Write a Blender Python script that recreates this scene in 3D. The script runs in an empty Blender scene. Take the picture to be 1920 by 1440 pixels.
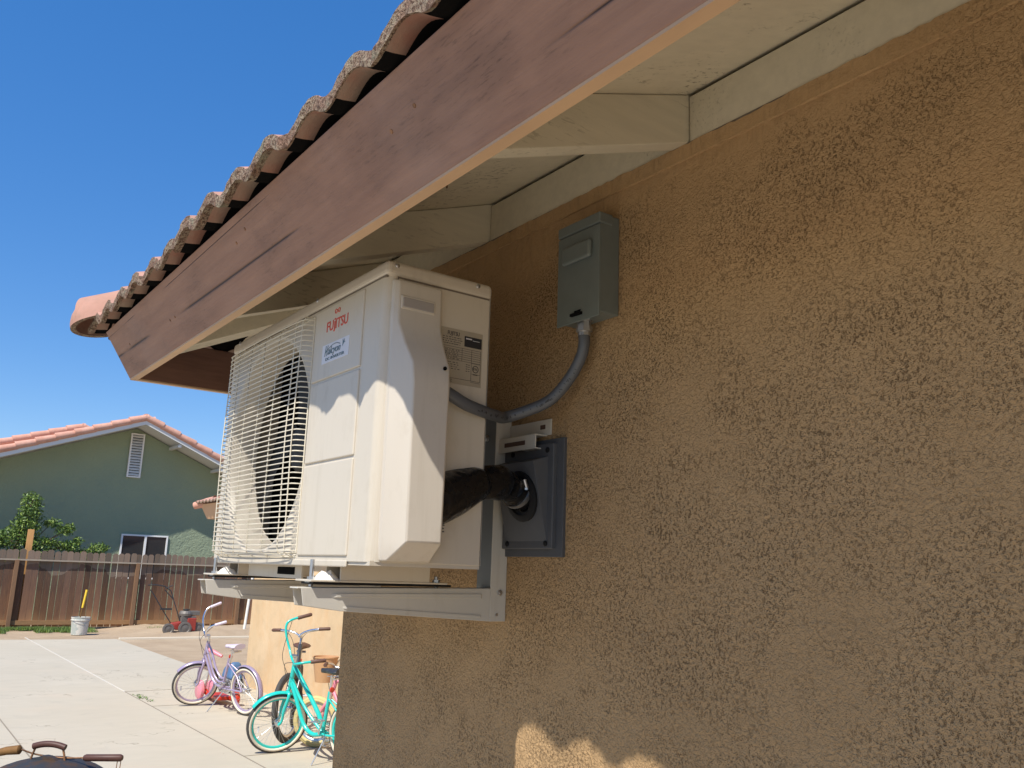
import bpy, math, random
from math import sin, cos, pi, radians, sqrt
from mathutils import Vector, Matrix, Quaternion
random.seed(7)
V = Vector
scene = bpy.context.scene

# ------------------------------------------------------------------ camera
CAM_H = 1.68
yaw, pitch, roll = radians(54.3346), radians(12.2298), radians(1.9394)
fwd = V((-sin(yaw)*cos(pitch), cos(yaw)*cos(pitch), sin(pitch)))
rgt = V((cos(yaw), sin(yaw), 0)); upv = rgt.cross(fwd)
r2 = rgt*cos(roll) + upv*sin(roll); u2 = -rgt*sin(roll) + upv*cos(roll)
cd = bpy.data.cameras.new('camera'); cam = bpy.data.objects.new('camera', cd)
scene.collection.objects.link(cam)
cam.matrix_world = Matrix(((r2.x, u2.x, -fwd.x, 0), (r2.y, u2.y, -fwd.y, 0), (r2.z, u2.z, -fwd.z, CAM_H), (0, 0, 0, 1)))
cd.sensor_width = 36; cd.lens = 36*1633.4/1920; cd.clip_start = .02; cd.clip_end = 3000
scene.camera = cam

# ------------------------------------------------------------------ light
SUN = V((.57, -1, 1.52)).normalized()
elev = math.asin(SUN.z)
w = bpy.data.worlds.new('World'); scene.world = w; w.use_nodes = True
nt = w.node_tree; bg = nt.nodes['Background']
sky = nt.nodes.new('ShaderNodeTexSky'); sky.sky_type = 'NISHITA'; sky.sun_disc = False
sky.sun_elevation = elev; sky.sun_rotation = math.atan2(SUN.x, SUN.y)
sky.air_density = 1.0; sky.dust_density = 0.0; sky.ozone_density = 5.0; sky.altitude = 900
hs = nt.nodes.new('ShaderNodeHueSaturation'); hs.inputs['Saturation'].default_value = 1.72; hs.inputs['Hue'].default_value = .513; hs.inputs['Value'].default_value = 1.5; gm = nt.nodes.new('ShaderNodeGamma'); gm.inputs['Gamma'].default_value = .56; nt.links.new(sky.outputs[0], gm.inputs['Color']); nt.links.new(gm.outputs[0], hs.inputs['Color'])
nt.links.new(hs.outputs[0], bg.inputs[0]); bg.inputs[1].default_value = .15
sd = bpy.data.lights.new('sun', 'SUN'); sd.energy = 4.3; sd.angle = radians(.53); sd.color = (1, .95, .86)
so = bpy.data.objects.new('sun', sd); scene.collection.objects.link(so)
so.rotation_euler = SUN.to_track_quat('Z', 'Y').to_euler(); so.location = (3, -5, 9)
scene.view_settings.view_transform = 'Standard'; scene.view_settings.look = 'None'
scene.view_settings.exposure = 0.55; scene.view_settings.gamma = 1
scene.render.engine = 'CYCLES'
scene.cycles.max_bounces = 8; scene.cycles.diffuse_bounces = 5

# ------------------------------------------------------------------ mesh builder
class MB:
    def __init__(s): s.v = []; s.f = []; s.mi = []; s.m = 0
    def add(s, vs, fs):
        b = len(s.v); s.v += [V(p) for p in vs]; s.f += [tuple(b+i for i in f) for f in fs]; s.mi += [s.m]*len(fs); return s
    def box(s, a, b, top=None):
        x0, y0, z0 = a; x1, y1, z1 = b
        return s.add([(x0,y0,z0),(x1,y0,z0),(x1,y1,z0),(x0,y1,z0),(x0,y0,z1),(x1,y0,z1),(x1,y1,z1),(x0,y1,z1)],
                     [(0,3,2,1),(4,5,6,7),(0,1,5,4),(1,2,6,5),(2,3,7,6),(3,0,4,7)])
    def hexa(s, p):  # 8 points: bottom loop 0-3, top loop 4-7
        return s.add(p, [(0,3,2,1),(4,5,6,7),(0,1,5,4),(1,2,6,5),(2,3,7,6),(3,0,4,7)])
    def prism(s, poly, d):  # poly 3d points, extrude by vector d
        n = len(poly); d = V(d); p = [V(q) for q in poly]
        return s.add(p + [q+d for q in p], [tuple(range(n-1,-1,-1)), tuple(range(n, 2*n))] + [(i,(i+1)%n,n+(i+1)%n,n+i) for i in range(n)])
    def tube(s, pts, r, n=8, cap=True, closed=False):
        pts = [V(p) for p in pts]; N = len(pts)
        rs = r if isinstance(r, (list, tuple)) else [r]*N
        vs = []; fs = []; u = None
        for i in range(N):
            if closed: t = pts[(i+1)%N]-pts[i-1]
            else: t = pts[min(i+1,N-1)]-pts[max(i-1,0)]
            t.normalize()
            if u is None:
                a = V((0,0,1)) if abs(t.z) < .9 else V((1,0,0)); u = a.cross(t).normalized()
            else:
                u = (u - t*u.dot(t)).normalized()
            w_ = t.cross(u)
            for k in range(n):
                a = 2*pi*k/n; vs.append(pts[i] + (u*cos(a)+w_*sin(a))*rs[i])
        M = N if closed else N-1
        for i in range(M):
            j = (i+1) % N
            for k in range(n):
                fs.append((i*n+k, i*n+(k+1)%n, j*n+(k+1)%n, j*n+k))
        if cap and not closed:
            fs.append(tuple(range(n-1,-1,-1))); fs.append(tuple((N-1)*n+k for k in range(n)))
        return s.add(vs, fs)
    def lathe(s, c, ax, prof, n=24, a0=0, a1=2*pi, ref=None):
        # prof: list of (radius, height along axis)
        c = V(c); ax = V(ax).normalized()
        ref = V(ref) if ref else (V((0,0,1)) if abs(ax.z) < .9 else V((1,0,0)))
        u = (ref - ax*ref.dot(ax)).normalized(); w_ = ax.cross(u)
        full = abs(a1-a0-2*pi) < 1e-6; m = n if full else n+1
        vs = []
        for r_, h in prof:
            for k in range(m):
                a = a0+(a1-a0)*k/n; vs.append(c+ax*h+(u*cos(a)+w_*sin(a))*r_)
        fs = []
        for i in range(len(prof)-1):
            for k in range(n):
                k2 = (k+1) % m
                fs.append((i*m+k, i*m+k2, (i+1)*m+k2, (i+1)*m+k))
        return s.add(vs, fs)
    def build(s, name, mat, parent=None, smooth=None, bevel=0, seg=2):
        me = bpy.data.meshes.new(name); org = V((0,0,0)); p = parent
        while p is not None: org = org + p.location; p = p.parent
        me.from_pydata([q-org for q in s.v], [], s.f); me.validate()
        for m_ in (mat if isinstance(mat, (list, tuple)) else [mat]): me.materials.append(m_)
        if isinstance(mat, (list, tuple)) and len(me.polygons) == len(s.mi): me.polygons.foreach_set('material_index', s.mi)
        me.update()
        if smooth:
            me.polygons.foreach_set('use_smooth', [True]*len(me.polygons)); me.set_sharp_from_angle(angle=radians(smooth))
        o = bpy.data.objects.new(name, me); scene.collection.objects.link(o)
        if parent is not None: o.parent = parent
        if bevel:
            b = o.modifiers.new('bevel', 'BEVEL'); b.width = bevel; b.segments = seg; b.limit_method = 'ANGLE'; b.angle_limit = radians(40)
        return o

def tag(o, label=None, cat=None, group=None, kind=None):
    if label: o['label'] = label
    if cat: o['category'] = cat
    if group: o['group'] = group
    if kind: o['kind'] = kind
    return o
def thing(name, loc, label, cat, group=None):
    o = bpy.data.objects.new(name, None); scene.collection.objects.link(o); o.location = loc
    o.empty_display_size = .1
    return tag(o, label, cat, group)
def text_mesh(body, size, shear=0, xs=1.0, extrude=.0004, bold=0):
    c = bpy.data.curves.new('t', 'FONT'); c.body = body; c.size = size; c.shear = shear; c.extrude = extrude; c.offset = bold
    c.resolution_u = 4
    o = bpy.data.objects.new('t', c); scene.collection.objects.link(o)
    dg = bpy.context.evaluated_depsgraph_get(); me = bpy.data.meshes.new_from_object(o.evaluated_get(dg))
    vs = [V((v.co.x*xs, v.co.y, v.co.z)) for v in me.vertices]; fs = [tuple(p.vertices) for p in me.polygons]
    bpy.data.objects.remove(o); bpy.data.curves.remove(c); bpy.data.meshes.remove(me)
    return vs, fs
def put_text(mb, body, size, o, xd, yd, width=None, **k):
    vs, fs = text_mesh(body, size, **k)
    if width:
        x0 = min(v.x for v in vs); x1 = max(v.x for v in vs); sc = width/(x1-x0)
        for v in vs: v.x = (v.x-x0)*sc
    xd = V(xd); yd = V(yd); nd = xd.cross(yd); o = V(o)
    mb.add([o+xd*v.x+yd*v.y+nd*v.z for v in vs], fs)

# ------------------------------------------------------------------ materials
def lin(r, g, b):
    f = lambda c: (c/255/12.92) if c/255 <= .04045 else ((c/255+.055)/1.055)**2.4
    return (f(r), f(g), f(b), 1)
class Mat:
    def __init__(s, name, col=(.5,.5,.5), rough=.6, metal=0, spec=.5):
        s.m = bpy.data.materials.new(name); s.m.use_nodes = True; s.nt = s.m.node_tree
        s.b = s.nt.nodes['Principled BSDF']; s.set(col, rough, metal, spec); s.tc = None; s._c = None
    def set(s, col, rough, metal, spec):
        s.b.inputs['Base Color'].default_value = (*col[:3], 1); s.b.inputs['Roughness'].default_value = rough
        s.b.inputs['Metallic'].default_value = metal; s.b.inputs['Specular IOR Level'].default_value = spec
    def N(s, t, **k):
        n = s.nt.nodes.new(t)
        for a, v in k.items(): setattr(n, a, v)
        return n
    def L(s, a, b): s.nt.links.new(a, b)
    def co(s, sc=(1,1,1), world=False, rot=(0,0,0)):
        if world:
            src = s.N('ShaderNodeNewGeometry').outputs['Position']
        else: src = s.N('ShaderNodeTexCoord').outputs['Object']
        m = s.N('ShaderNodeMapping'); m.inputs['Scale'].default_value = sc; m.inputs['Rotation'].default_value = rot
        s.L(src, m.inputs['Vector']); return m.outputs[0]
    def noise(s, scale, sc=(1,1,1), det=4, rough=.55, dist=0, world=False, rot=(0,0,0)):
        n = s.N('ShaderNodeTexNoise'); n.inputs['Scale'].default_value = scale; n.inputs['Detail'].default_value = det
        n.inputs['Roughness'].default_value = rough; n.inputs['Distortion'].default_value = dist
        s.L(s.co(sc, world, rot), n.inputs['Vector']); return n.outputs['Fac']
    def vor(s, scale, sc=(1,1,1), feat='F1', world=False, out='Distance'):
        n = s.N('ShaderNodeTexVoronoi'); n.feature = feat; n.inputs['Scale'].default_value = scale
        s.L(s.co(sc, world), n.inputs['Vector']); return n.outputs[out]
    def ramp(s, fac, stops, interp='LINEAR'):
        r = s.N('ShaderNodeValToRGB'); r.color_ramp.interpolation = interp
        e = r.color_ramp.elements
        while len(e) < len(stops): e.new(.5)
        for i, (p, c) in enumerate(stops):
            e[i].position = p; e[i].color = (c, c, c, 1) if isinstance(c, (int, float)) else (*c[:3], 1)
        s.L(fac, r.inputs[0]); return r.outputs[0]
    def mix(s, fac, a, b, mode='MIX'):
        n = s.N('ShaderNodeMix'); n.data_type = 'RGBA'; n.blend_type = mode
        for i, x in ((0, fac), (6, a), (7, b)):
            if hasattr(x, 'node'): s.L(x, n.inputs[i])
            elif i == 0: n.inputs[0].default_value = x
            else: n.inputs[i].default_value = (*x[:3], 1) if isinstance(x, tuple) else (x, x, x, 1)
        return n.outputs[2]
    def math(s, op, a, b=0, c=0):
        n = s.N('ShaderNodeMath'); n.operation = op
        for i, x in enumerate((a, b, c)):
            if hasattr(x, 'node'): s.L(x, n.inputs[i])
            else: n.inputs[i].default_value = x
        return n.outputs[0]
    def col(s, c): s.L(c, s.b.inputs['Base Color']); return s
    def rgh(s, c): s.L(c, s.b.inputs['Roughness']); return s
    def bump(s, h, strength=.5, dist=.01):
        b = s.N('ShaderNodeBump'); b.inputs['Strength'].default_value = strength; b.inputs['Distance'].default_value = dist
        s.L(h, b.inputs['Height']); s.L(b.outputs[0], s.b.inputs['Normal']); return s
    def pos(s, axis, world=True):
        src = s.N('ShaderNodeNewGeometry').outputs['Position'] if world else s.N('ShaderNodeTexCoord').outputs['Object']
        x = s.N('ShaderNodeSeparateXYZ'); s.L(src, x.inputs[0]); return x.outputs[axis]

def stucco(name, base, dark, bs=1.0, streak=0):
    m = Mat(name, base, .9, 0, .25)
    big = m.noise(1.6, det=3, world=True)
    mid = m.noise(22, det=4, world=True, dist=.5)
    clus = m.noise(7, det=5, rough=.6, world=True)
    # sparse short trowel pits: thin contours of a distorted noise, gated into fragments and clusters
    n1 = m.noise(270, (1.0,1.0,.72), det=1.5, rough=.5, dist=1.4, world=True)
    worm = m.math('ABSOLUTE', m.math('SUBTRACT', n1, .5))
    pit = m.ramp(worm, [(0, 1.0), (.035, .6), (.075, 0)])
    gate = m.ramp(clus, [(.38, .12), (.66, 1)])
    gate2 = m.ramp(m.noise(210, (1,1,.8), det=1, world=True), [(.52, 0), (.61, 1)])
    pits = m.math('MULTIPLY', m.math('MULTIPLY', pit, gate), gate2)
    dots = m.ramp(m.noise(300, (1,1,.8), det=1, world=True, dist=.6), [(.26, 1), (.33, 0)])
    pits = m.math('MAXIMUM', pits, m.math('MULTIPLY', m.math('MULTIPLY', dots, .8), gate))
    # upper band is brushed smoother, with vertical drips just below the soffit
    zz = m.pos(2)
    band = m.ramp(m.math('ADD', m.math('SUBTRACT', zz, 1.90), m.math('MULTIPLY', m.math('SUBTRACT', m.noise(3, det=3, world=True), .5), .35)), [(.40, 0), (.50, 1)])
    keep = m.math('SUBTRACT', 1.0, m.math('MULTIPLY', band, .92))
    pits = m.math('MULTIPLY', pits, keep)
    grain = m.noise(420, det=3, rough=.7, world=True)
    drips = m.math('MULTIPLY', m.noise(75, (1,1,.10), det=3, world=True), band)
    c = m.mix(m.ramp(big, [(.3, 0), (.7, 1)]), base, tuple(x*y for x, y in zip(base, (.84,.81,.76))))
    c = m.mix(m.math('MULTIPLY', mid, .32), c, tuple(x*y for x, y in zip(base, (.66,.60,.52))))
    c = m.mix(m.math('MULTIPLY', m.ramp(clus, [(.5, 0), (.75, 1)]), .30), c, tuple(x*.66 for x in base[:3]))
    c = m.mix(m.math('MULTIPLY', pits, .66), c, dark)  # crevice shade of the pits is painted into the colour
    c = m.mix(m.math('MULTIPLY', m.ramp(drips, [(.5, 0), (.7, 1)]), .25), c, tuple(x*.5 for x in base[:3]))
    c = m.mix(m.math('MULTIPLY', grain, .16), c, tuple(x*.6 for x in base[:3]))
    if streak:
        c = m.mix(m.math('MULTIPLY', m.ramp(m.noise(2.6, (1,1,.6), det=6, rough=.7, dist=.5, world=True), [(.46, 0), (.80, 1)]), streak), c, tuple(x*y for x, y in zip(base, (.84,.66,.48))))
    m.col(c)
    h = m.math('ADD', m.math('MULTIPLY', pits, -1.1), m.math('MULTIPLY', mid, 1.5))
    h = m.math('ADD', h, m.math('MULTIPLY', m.noise(170, det=3, rough=.6, dist=.6, world=True), m.math('MULTIPLY', keep, 1.5)))
    h = m.math('ADD', h, m.math('MULTIPLY', grain, .15))
    h = m.math('ADD', h, m.math('MULTIPLY', drips, 1.4))
    m.bump(h, 1.0*bs, .0042)
    return m.m
M = {}
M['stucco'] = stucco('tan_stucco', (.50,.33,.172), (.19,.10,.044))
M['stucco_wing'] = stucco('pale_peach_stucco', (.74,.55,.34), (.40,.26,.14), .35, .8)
def wood(name, base, dark, axis_sc, rough=.7, wear=.5, gscale=9, bump=.25):
    m = Mat(name, base, rough, 0, .35)
    g = m.noise(gscale, axis_sc, det=6, rough=.65, dist=.3, world=True)
    st = m.noise(gscale*2.2, tuple(a*1.6 for a in axis_sc), det=3, rough=.6, world=True)
    blot = m.noise(5.0, det=3, world=True)
    c = m.mix(m.ramp(g, [(.35, 0), (.65, 1)]), base, tuple(x*.78 for x in base))
    worn = m.math('MULTIPLY', m.ramp(st, [(.60, 0), (.72, 1)]), m.ramp(blot, [(.52, 0), (.66, 1)]))
    c = m.mix(m.math('MULTIPLY', worn, wear), c, dark)
    m.col(c); m.bump(m.math('ADD', g, m.math('MULTIPLY', worn, -.5)), bump, .003)
    return m
def fascia_mat():
    m = Mat('brown_painted_wood', (.26,.135,.095), .62, 0, .35)
    g = m.noise(4, (.8,12,12), det=7, rough=.62, world=True)
    fine = m.noise(20, (.8,22,22), det=4, rough=.6, world=True)
    blot = m.noise(3.4, (1,1.6,1.6), det=4, rough=.6, world=True)
    c = m.mix(m.ramp(g, [(.3, 0), (.7, 1)]), (.315,.178,.122), (.235,.128,.090))
    wear = m.math('MULTIPLY', m.ramp(m.noise(30, (1,9,9), det=5, rough=.75, world=True), [(.54, 0), (.66, 1)]), m.ramp(blot, [(.47, 0), (.66, 1)]))
    c = m.mix(m.math('MULTIPLY', wear, .62), c, (.055,.030,.022))
    c = m.mix(m.ramp(m.noise(2.4, det=5, world=True), [(.5, 0), (.75, .5)]), c, (.27,.185,.155))
    c = m.mix(m.ramp(blot, [(.50, 0), (.70, .45)]), c, (.10,.055,.042))
    ck = m.math('ABSOLUTE', m.math('SUBTRACT', m.noise(1.0, (.035,6,6), det=2, rough=.3, world=True), .5))
    crack = m.math('MULTIPLY', m.ramp(ck, [(0, 1), (.0045, 0)]), m.ramp(m.noise(1.7, det=2, world=True), [(.44, 0), (.50, 1)]))
    c = m.mix(crack, c, (.02,.01,.008))
    m.col(c)
    m.bump(m.math('ADD', m.math('ADD', m.math('MULTIPLY', g, .6), m.math('MULTIPLY', fine, .35)), m.math('MULTIPLY', crack, -1.2)), .4, .004)
    return m.m
M['fascia'] = fascia_mat()
M['fascia_side'] = wood('brown_side_board', (.20,.105,.075), (.06,.03,.02), (9,1,9), .7, .5).m
def cream_wood(name, base, spk=.35):
    m = Mat(name, base, .55, 0, .4)
    g = m.noise(7, (8,1,8), det=5, world=True)
    d = m.noise(26, (6,1.2,6), det=3, rough=.6, world=True, dist=.5)
    c = m.mix(m.ramp(g, [(.3, 0), (.75, 1)]), base, tuple(x*.88 for x in base))
    blot = m.ramp(m.noise(6, det=2, world=True), [(.5, 0), (.62, 1)])
    c = m.mix(m.math('MULTIPLY', m.math('MULTIPLY', m.ramp(d, [(.57, 0), (.66, 1)]), blot), spk), c, (.12,.09,.05))
    m.col(c); m.bump(g, .15, .003); return m.m
M['cream_wood'] = cream_wood('cream_painted_wood', (.62,.56,.43))
M['soffit'] = cream_wood('cream_soffit_board', (.66,.59,.45), .75)
def tile_mat(name, a, b, edge=False, ns=1.0):
    m = Mat(name, a, .85, 0, .25)
    n = m.noise(9*ns, det=5, world=True); f = m.noise(180*ns, det=4, rough=.75, world=True)
    p = m.noise(40*ns, det=4, rough=.65, world=True)
    c = m.mix(m.ramp(n, [(.35, 0), (.65, 1)]), a, b)
    if edge:
        c = m.mix(m.ramp(p, [(.42, 0), (.6, 1)]), c, (.40,.32,.23))
        c = m.mix(m.ramp(f, [(.48, 0), (.56, 1)]), c, (.13,.075,.05))
        gf = m.ramp(m.noise(18, det=3, world=True), [(.58, 0), (.68, .7)])
        c = m.mix(gf, c, (.30,.31,.22))
        m.col(c); m.bump(m.math('ADD', f, m.math('MULTIPLY', p, .7)), 1.0, .010)
    else:
        c = m.mix(m.math('MULTIPLY', m.ramp(p, [(.5, 0), (.7, 1)]), .35), c, (.30,.20,.15))
        m.col(c); m.bump(f, .3, .003)
    return m.m
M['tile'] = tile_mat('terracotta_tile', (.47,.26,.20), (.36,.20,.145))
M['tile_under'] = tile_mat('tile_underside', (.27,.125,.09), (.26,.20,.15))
M['tile_edge'] = tile_mat('rough_tile_edge', (.36,.235,.165), (.27,.155,.11), True)
M['tile_far'] = tile_mat('salmon_barrel_tile', (.60,.34,.26), (.53,.275,.20), ns=.5)
M['dark'] = Mat('dark_interior', (.006,.006,.006), .95, 0, .05).m
M['post_shade_grey'] = Mat('galvanised_shade_grey', (.17,.185,.19), .45, .2, .4).m  # galvanised post face, with its shade put into the darker grey
M['slotc'] = Mat('slot_shadow_brown', (.075,.040,.028), .8).m
M['felt_gap_shade'] = Mat('underlayment_gap_shade', (.008,.0075,.0075), 1, 0, 0).m  # underlayment black, also used to paint the shadow gap under the eave tiles

def ac_paint(name, base, rough=.38):
    m = Mat(name, base, rough, 0, .45)
    n = m.noise(5, det=3, world=True); f = m.noise(700, det=2, world=True)
    d = m.math('ADD', m.ramp(m.noise(28, (1,1,.5), det=4, rough=.7, world=True), [(.55, 0), (.8, .25)]), m.ramp(m.noise(34, (1,1,.06), det=4, rough=.7, world=True), [(.56, 0), (.75, .22)]))
    c = m.mix(m.math('MULTIPLY', n, .12), base, (base[0]*.8, base[1]*.78, base[2]*.72))
    c = m.mix(d, c, (base[0]*.6, base[1]*.55, base[2]*.45))
    m.col(c); m.bump(f, .05, .001); return m.m
M['ac'] = ac_paint('beige_powder_coat', (.555,.495,.405))
M['ac_cover'] = ac_paint('beige_plastic', (.56,.505,.43), .33)
M['ac_grille'] = ac_paint('beige_wire_coat', (.66,.60,.48), .4)
M['ac_line'] = Mat('panel_seam', (.16,.13,.10), .8).m
def galv(name, base, metal=.2, rough=.45):
    m = Mat(name, base, rough, metal, .5)
    n = m.noise(40, det=4, world=True); c = m.mix(n, base, tuple(x*.75 for x in base)); m.col(c); m.bump(m.noise(300, world=True), .08, .001); return m.m
M['bracket'] = ac_paint('bracket_paint', (.54,.51,.45), .4)
M['steel'] = galv('zinc_steel', (.55,.55,.56), .9, .32)
M['chrome'] = Mat('chrome', (.75,.75,.77), .15, 1).m
M['box'] = galv('grey_enamel', (.15,.172,.160), 0, .33)
M['plate'] = galv('charcoal_plastic', (.085,.088,.095), 0, .5)
M['seal'] = Mat('black_seal', (.010,.010,.011), .6, 0, .2).m
def hose_mat():
    m = Mat('black_pipe_wrap', (.006,.006,.007), .28, 0, .35)
    m.bump(m.noise(20, (1,1,1), det=1, dist=1.2, world=True), .55, .018)
    m.rgh(m.ramp(m.noise(40, det=3, world=True), [(.3, .18), (.7, .34)])); return m.m
M['wrap'] = hose_mat()
def conduit_mat():
    m = Mat('grey_conduit', (.085,.09,.10), .4, 0, .5)
    m.bump(m.noise(60, det=3, world=True), .1, .003); return m.m
M['conduit'] = conduit_mat()
M['label'] = Mat('silver_tan_label', (.40,.355,.28), .35, .2).m
M['print'] = Mat('black_print', (.02,.02,.025), .5).m
M['red_print'] = Mat('red_print', (.55,.07,.035), .45).m
M['sticker'] = Mat('white_sticker', (.62,.61,.63), .35).m
M['bluegrey'] = Mat('blue_grey_print', (.10,.16,.20), .5).m
M['white'] = Mat('white_paint', (.78,.77,.74), .5).m

def concrete():
    m = Mat('concrete', (.55,.50,.42), .85, 0, .3)
    a = m.noise(.5, det=5, world=True); b = m.noise(6, (1,.35,1), det=5, world=True, dist=.6); f = m.noise(90, det=4, world=True)
    c = m.mix(m.ramp(a, [(.35, 0), (.65, 1)]), (.475,.42,.325), (.51,.455,.36))
    c = m.mix(m.ramp(b, [(.35, .3), (.7, 0)]), c, (.40,.355,.275))
    c = m.mix(m.math('MULTIPLY', m.ramp(m.noise(1.1, det=3, world=True), [(.55,0),(.75,1)]), .35), c, (.55,.45,.34))
    ck = m.math('ABSOLUTE', m.math('SUBTRACT', m.noise(.42, det=5, rough=.6, world=True), .5)); c = m.mix(m.math('MULTIPLY', m.ramp(ck, [(0, 1), (.003, 0)]), m.ramp(a, [(.5, 0), (.56, .7)])), c, (.20,.17,.12))
    c = m.mix(m.ramp(m.noise(2.3, det=6, rough=.7, world=True), [(.56, 0), (.72, .35)]), c, (.34,.31,.26))
    sp = m.ramp(m.vor(3.2, world=True), [(.02, 1), (.035, 0)])
    c = m.mix(m.math('MULTIPLY', sp, .8), c, (.12,.09,.06))
    c = m.mix(m.math('MULTIPLY', f, .2), c, (.36,.33,.27))
    m.col(c); m.bump(f, .2, .004); return m.m
M['concrete'] = concrete()
def dirt():
    m = Mat('dirt', (.45,.34,.23), .95, 0, .2)
    a = m.noise(1.2, det=6, world=True); f = m.noise(30, det=5, rough=.7, world=True)
    c = m.mix(m.ramp(a, [(.3, 0), (.7, 1)]), (.47,.36,.245), (.36,.265,.175))
    c = m.mix(m.ramp(f, [(.62, 0), (.74, .7)]), c, (.16,.11,.07))
    m.col(c); m.bump(m.math('ADD', m.math('MULTIPLY', a, 2), f), .7, .03); return m.m
M['dirt'] = dirt()
M['joint'] = Mat('joint_dark', (.25,.21,.16), .9).m
M['joint_light'] = Mat('joint_light', (.58,.54,.47), .8).m
def fence_mat():
    m = Mat('weathered_shaded_fence_wood', (.2,.1,.05), .85, 0, .25)
    isl = m.N('ShaderNodeNewGeometry').outputs['Random Per Island']
    g = m.noise(5, (14,14,.8), det=6, rough=.7, dist=.4, world=True)
    z = m.math('MULTIPLY', m.pos(2), .54)
    hi = m.math('ADD', z, m.math('MULTIPLY', m.noise(1.2, (1,1,.6), det=3, world=True), .5))
    c = m.ramp(hi, [(.30, (.34,.18,.08)), (.48, (.17,.085,.045)), (.80, (.105,.058,.038)), (1.0, (.09,.060,.045)), (1.16, (.17,.135,.105))])  # upper boards darker: weathering plus shade put into the colour
    c = m.mix(m.ramp(g, [(.5, 0), (.72, .6)]), c, (.30,.15,.06))
    c = m.mix(m.ramp(g, [(.28, .7), (.42, 0)]), c, (.03,.017,.012))
    c = m.mix(m.math('MULTIPLY', isl, .75), c, m.mix(.5, c, (.10,.06,.045)))
    c2 = m.N('ShaderNodeHueSaturation'); m.L(c, c2.inputs['Color']); m.L(m.math('ADD', m.math('MULTIPLY', isl, .8), .65), c2.inputs['Value'])
    m.col(c2.outputs[0]); m.bump(g, .5, .01); return m.m
M['fence'] = fence_mat()
M['rail'] = wood('fence_rail_wood', (.34,.19,.085), (.10,.05,.03), (12,1,12), .85, .6).m
M['rail_grey'] = wood('grey_rail_wood', (.36,.30,.235), (.2,.13,.1), (12,1,12), .85, .6).m
M['post'] = wood('fence_post_wood', (.23,.13,.07), (.08,.04,.025), (12,12,1), .85, .8).m
M['stake'] = wood('orange_stake_wood', (.62,.33,.12), (.4,.2,.1), (12,12,1), .7, .3).m
def green():
    m = Mat('green_stucco', (.2,.26,.18), .92, 0, .2)
    n = m.noise(.6, det=4, world=True); f = m.noise(9, det=5, world=True, dist=1)
    c = m.mix(m.ramp(n, [(.35, 0), (.65, 1)]), (.28,.325,.215), (.25,.30,.21)); m.col(c)
    m.bump(f, .6, .05); return m.m
M['green'] = green()
M['greytrim'] = Mat('pale_grey_trim', (.60,.61,.60), .6).m
M['glass'] = Mat('dark_window_glass', (.03,.032,.035), .06, 0, .6).m
M['sunlit_tan'] = Mat('sunlit_tan_fascia', (.55,.33,.18), .7).m  # sunlit look of the brown fascia put into a tan colour
M['dark_brown'] = M['fascia']
def leafm(name, a, b):
    m = Mat(name, a, .5, 0, .4)
    isl = m.N('ShaderNodeNewGeometry').outputs['Random Per Island']
    m.col(m.ramp(isl, [(0, a), (.6, b), (1, (.22,.30,.05))]))
    m.b.inputs['Transmission Weight'].default_value = 0
    return m.m
M['leaf'] = leafm('leaf', (.045,.095,.02), (.12,.19,.035))
M['grass'] = leafm('grass', (.05,.11,.02), (.12,.19,.05))
M['bark'] = Mat('bark', (.12,.08,.05), .9).m
def paint(name, c, rough=.3, metal=0):
    m = Mat(name, c, rough, metal, .6); return m.m
M['teal'] = paint('teal_gloss_paint', (.02,.50,.43), .22)
M['lavender'] = paint('lavender_metallic_paint', (.38,.31,.43), .28, .3)
M['lav_light'] = paint('lavender_vinyl', (.58,.50,.57), .5)
M['tire'] = paint('black_rubber', (.05,.045,.04), .8)
M['whitewall'] = paint('cream_sidewall', (.66,.58,.45), .7)
M['creamtire'] = paint('cream_rubber_tyre', (.56,.45,.20), .75)
M['brown_grip'] = paint('brown_grip', (.11,.05,.03), .6)
M['black'] = paint('black_vinyl', (.03,.03,.032), .4)
M['silver'] = paint('silver_metal', (.6,.6,.6), .3, .9)
M['graphite'] = paint('graphite_paint', (.10,.105,.11), .3, .5)
M['pink'] = paint('pink_plastic', (.72,.24,.30), .4)
M['red'] = paint('red_paint', (.30,.035,.022), .5)
M['redpl'] = paint('red_reflector', (.5,.03,.01), .3)
M['amber'] = paint('amber_wicker_basket', (.55,.30,.14), .7)
M['blue'] = paint('blue_plastic', (.06,.14,.28), .5)
M['yellow'] = paint('yellow_handle', (.75,.50,.03), .5)
M['pvc'] = paint('white_pvc', (.80,.76,.68), .4)
M['engine'] = galv('engine_metal', (.20,.18,.16), .4, .6)
def rusty(name, a, b):
    m = Mat(name, a, .6, .3, .4); n = m.noise(14, det=5, world=True)
    m.col(m.mix(m.ramp(n, [(.45, 0), (.62, 1)]), a, b)); m.bump(m.noise(80, world=True), .3, .003); return m.m
M['kettle'] = rusty('grey_weathered_enamel', (.045,.048,.055), (.09,.055,.035))
M['rust'] = rusty('rusty_wire', (.30,.15,.07), (.12,.06,.03))
M['handlewood'] = wood('dark_handle_wood', (.085,.035,.025), (.03,.015,.01), (3,3,3), .5, .5, 6).m
M['handleworn'] = wood('worn_handle_wood', (.20,.10,.03), (.04,.02,.01), (4,4,4), .7, .9, 8).m
def bucketm():
    m = Mat('splattered_white_plastic', (.6,.58,.52), .6); n = m.noise(5, det=5, rough=.7, world=True)
    m.col(m.mix(m.ramp(n, [(.5, 0), (.56, .8)]), (.60,.57,.50), (.33,.37,.34))); return m.m
M['bucket'] = bucketm()
M['towel'] = paint('white_caulk', (.82,.79,.72), .7)

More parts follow.
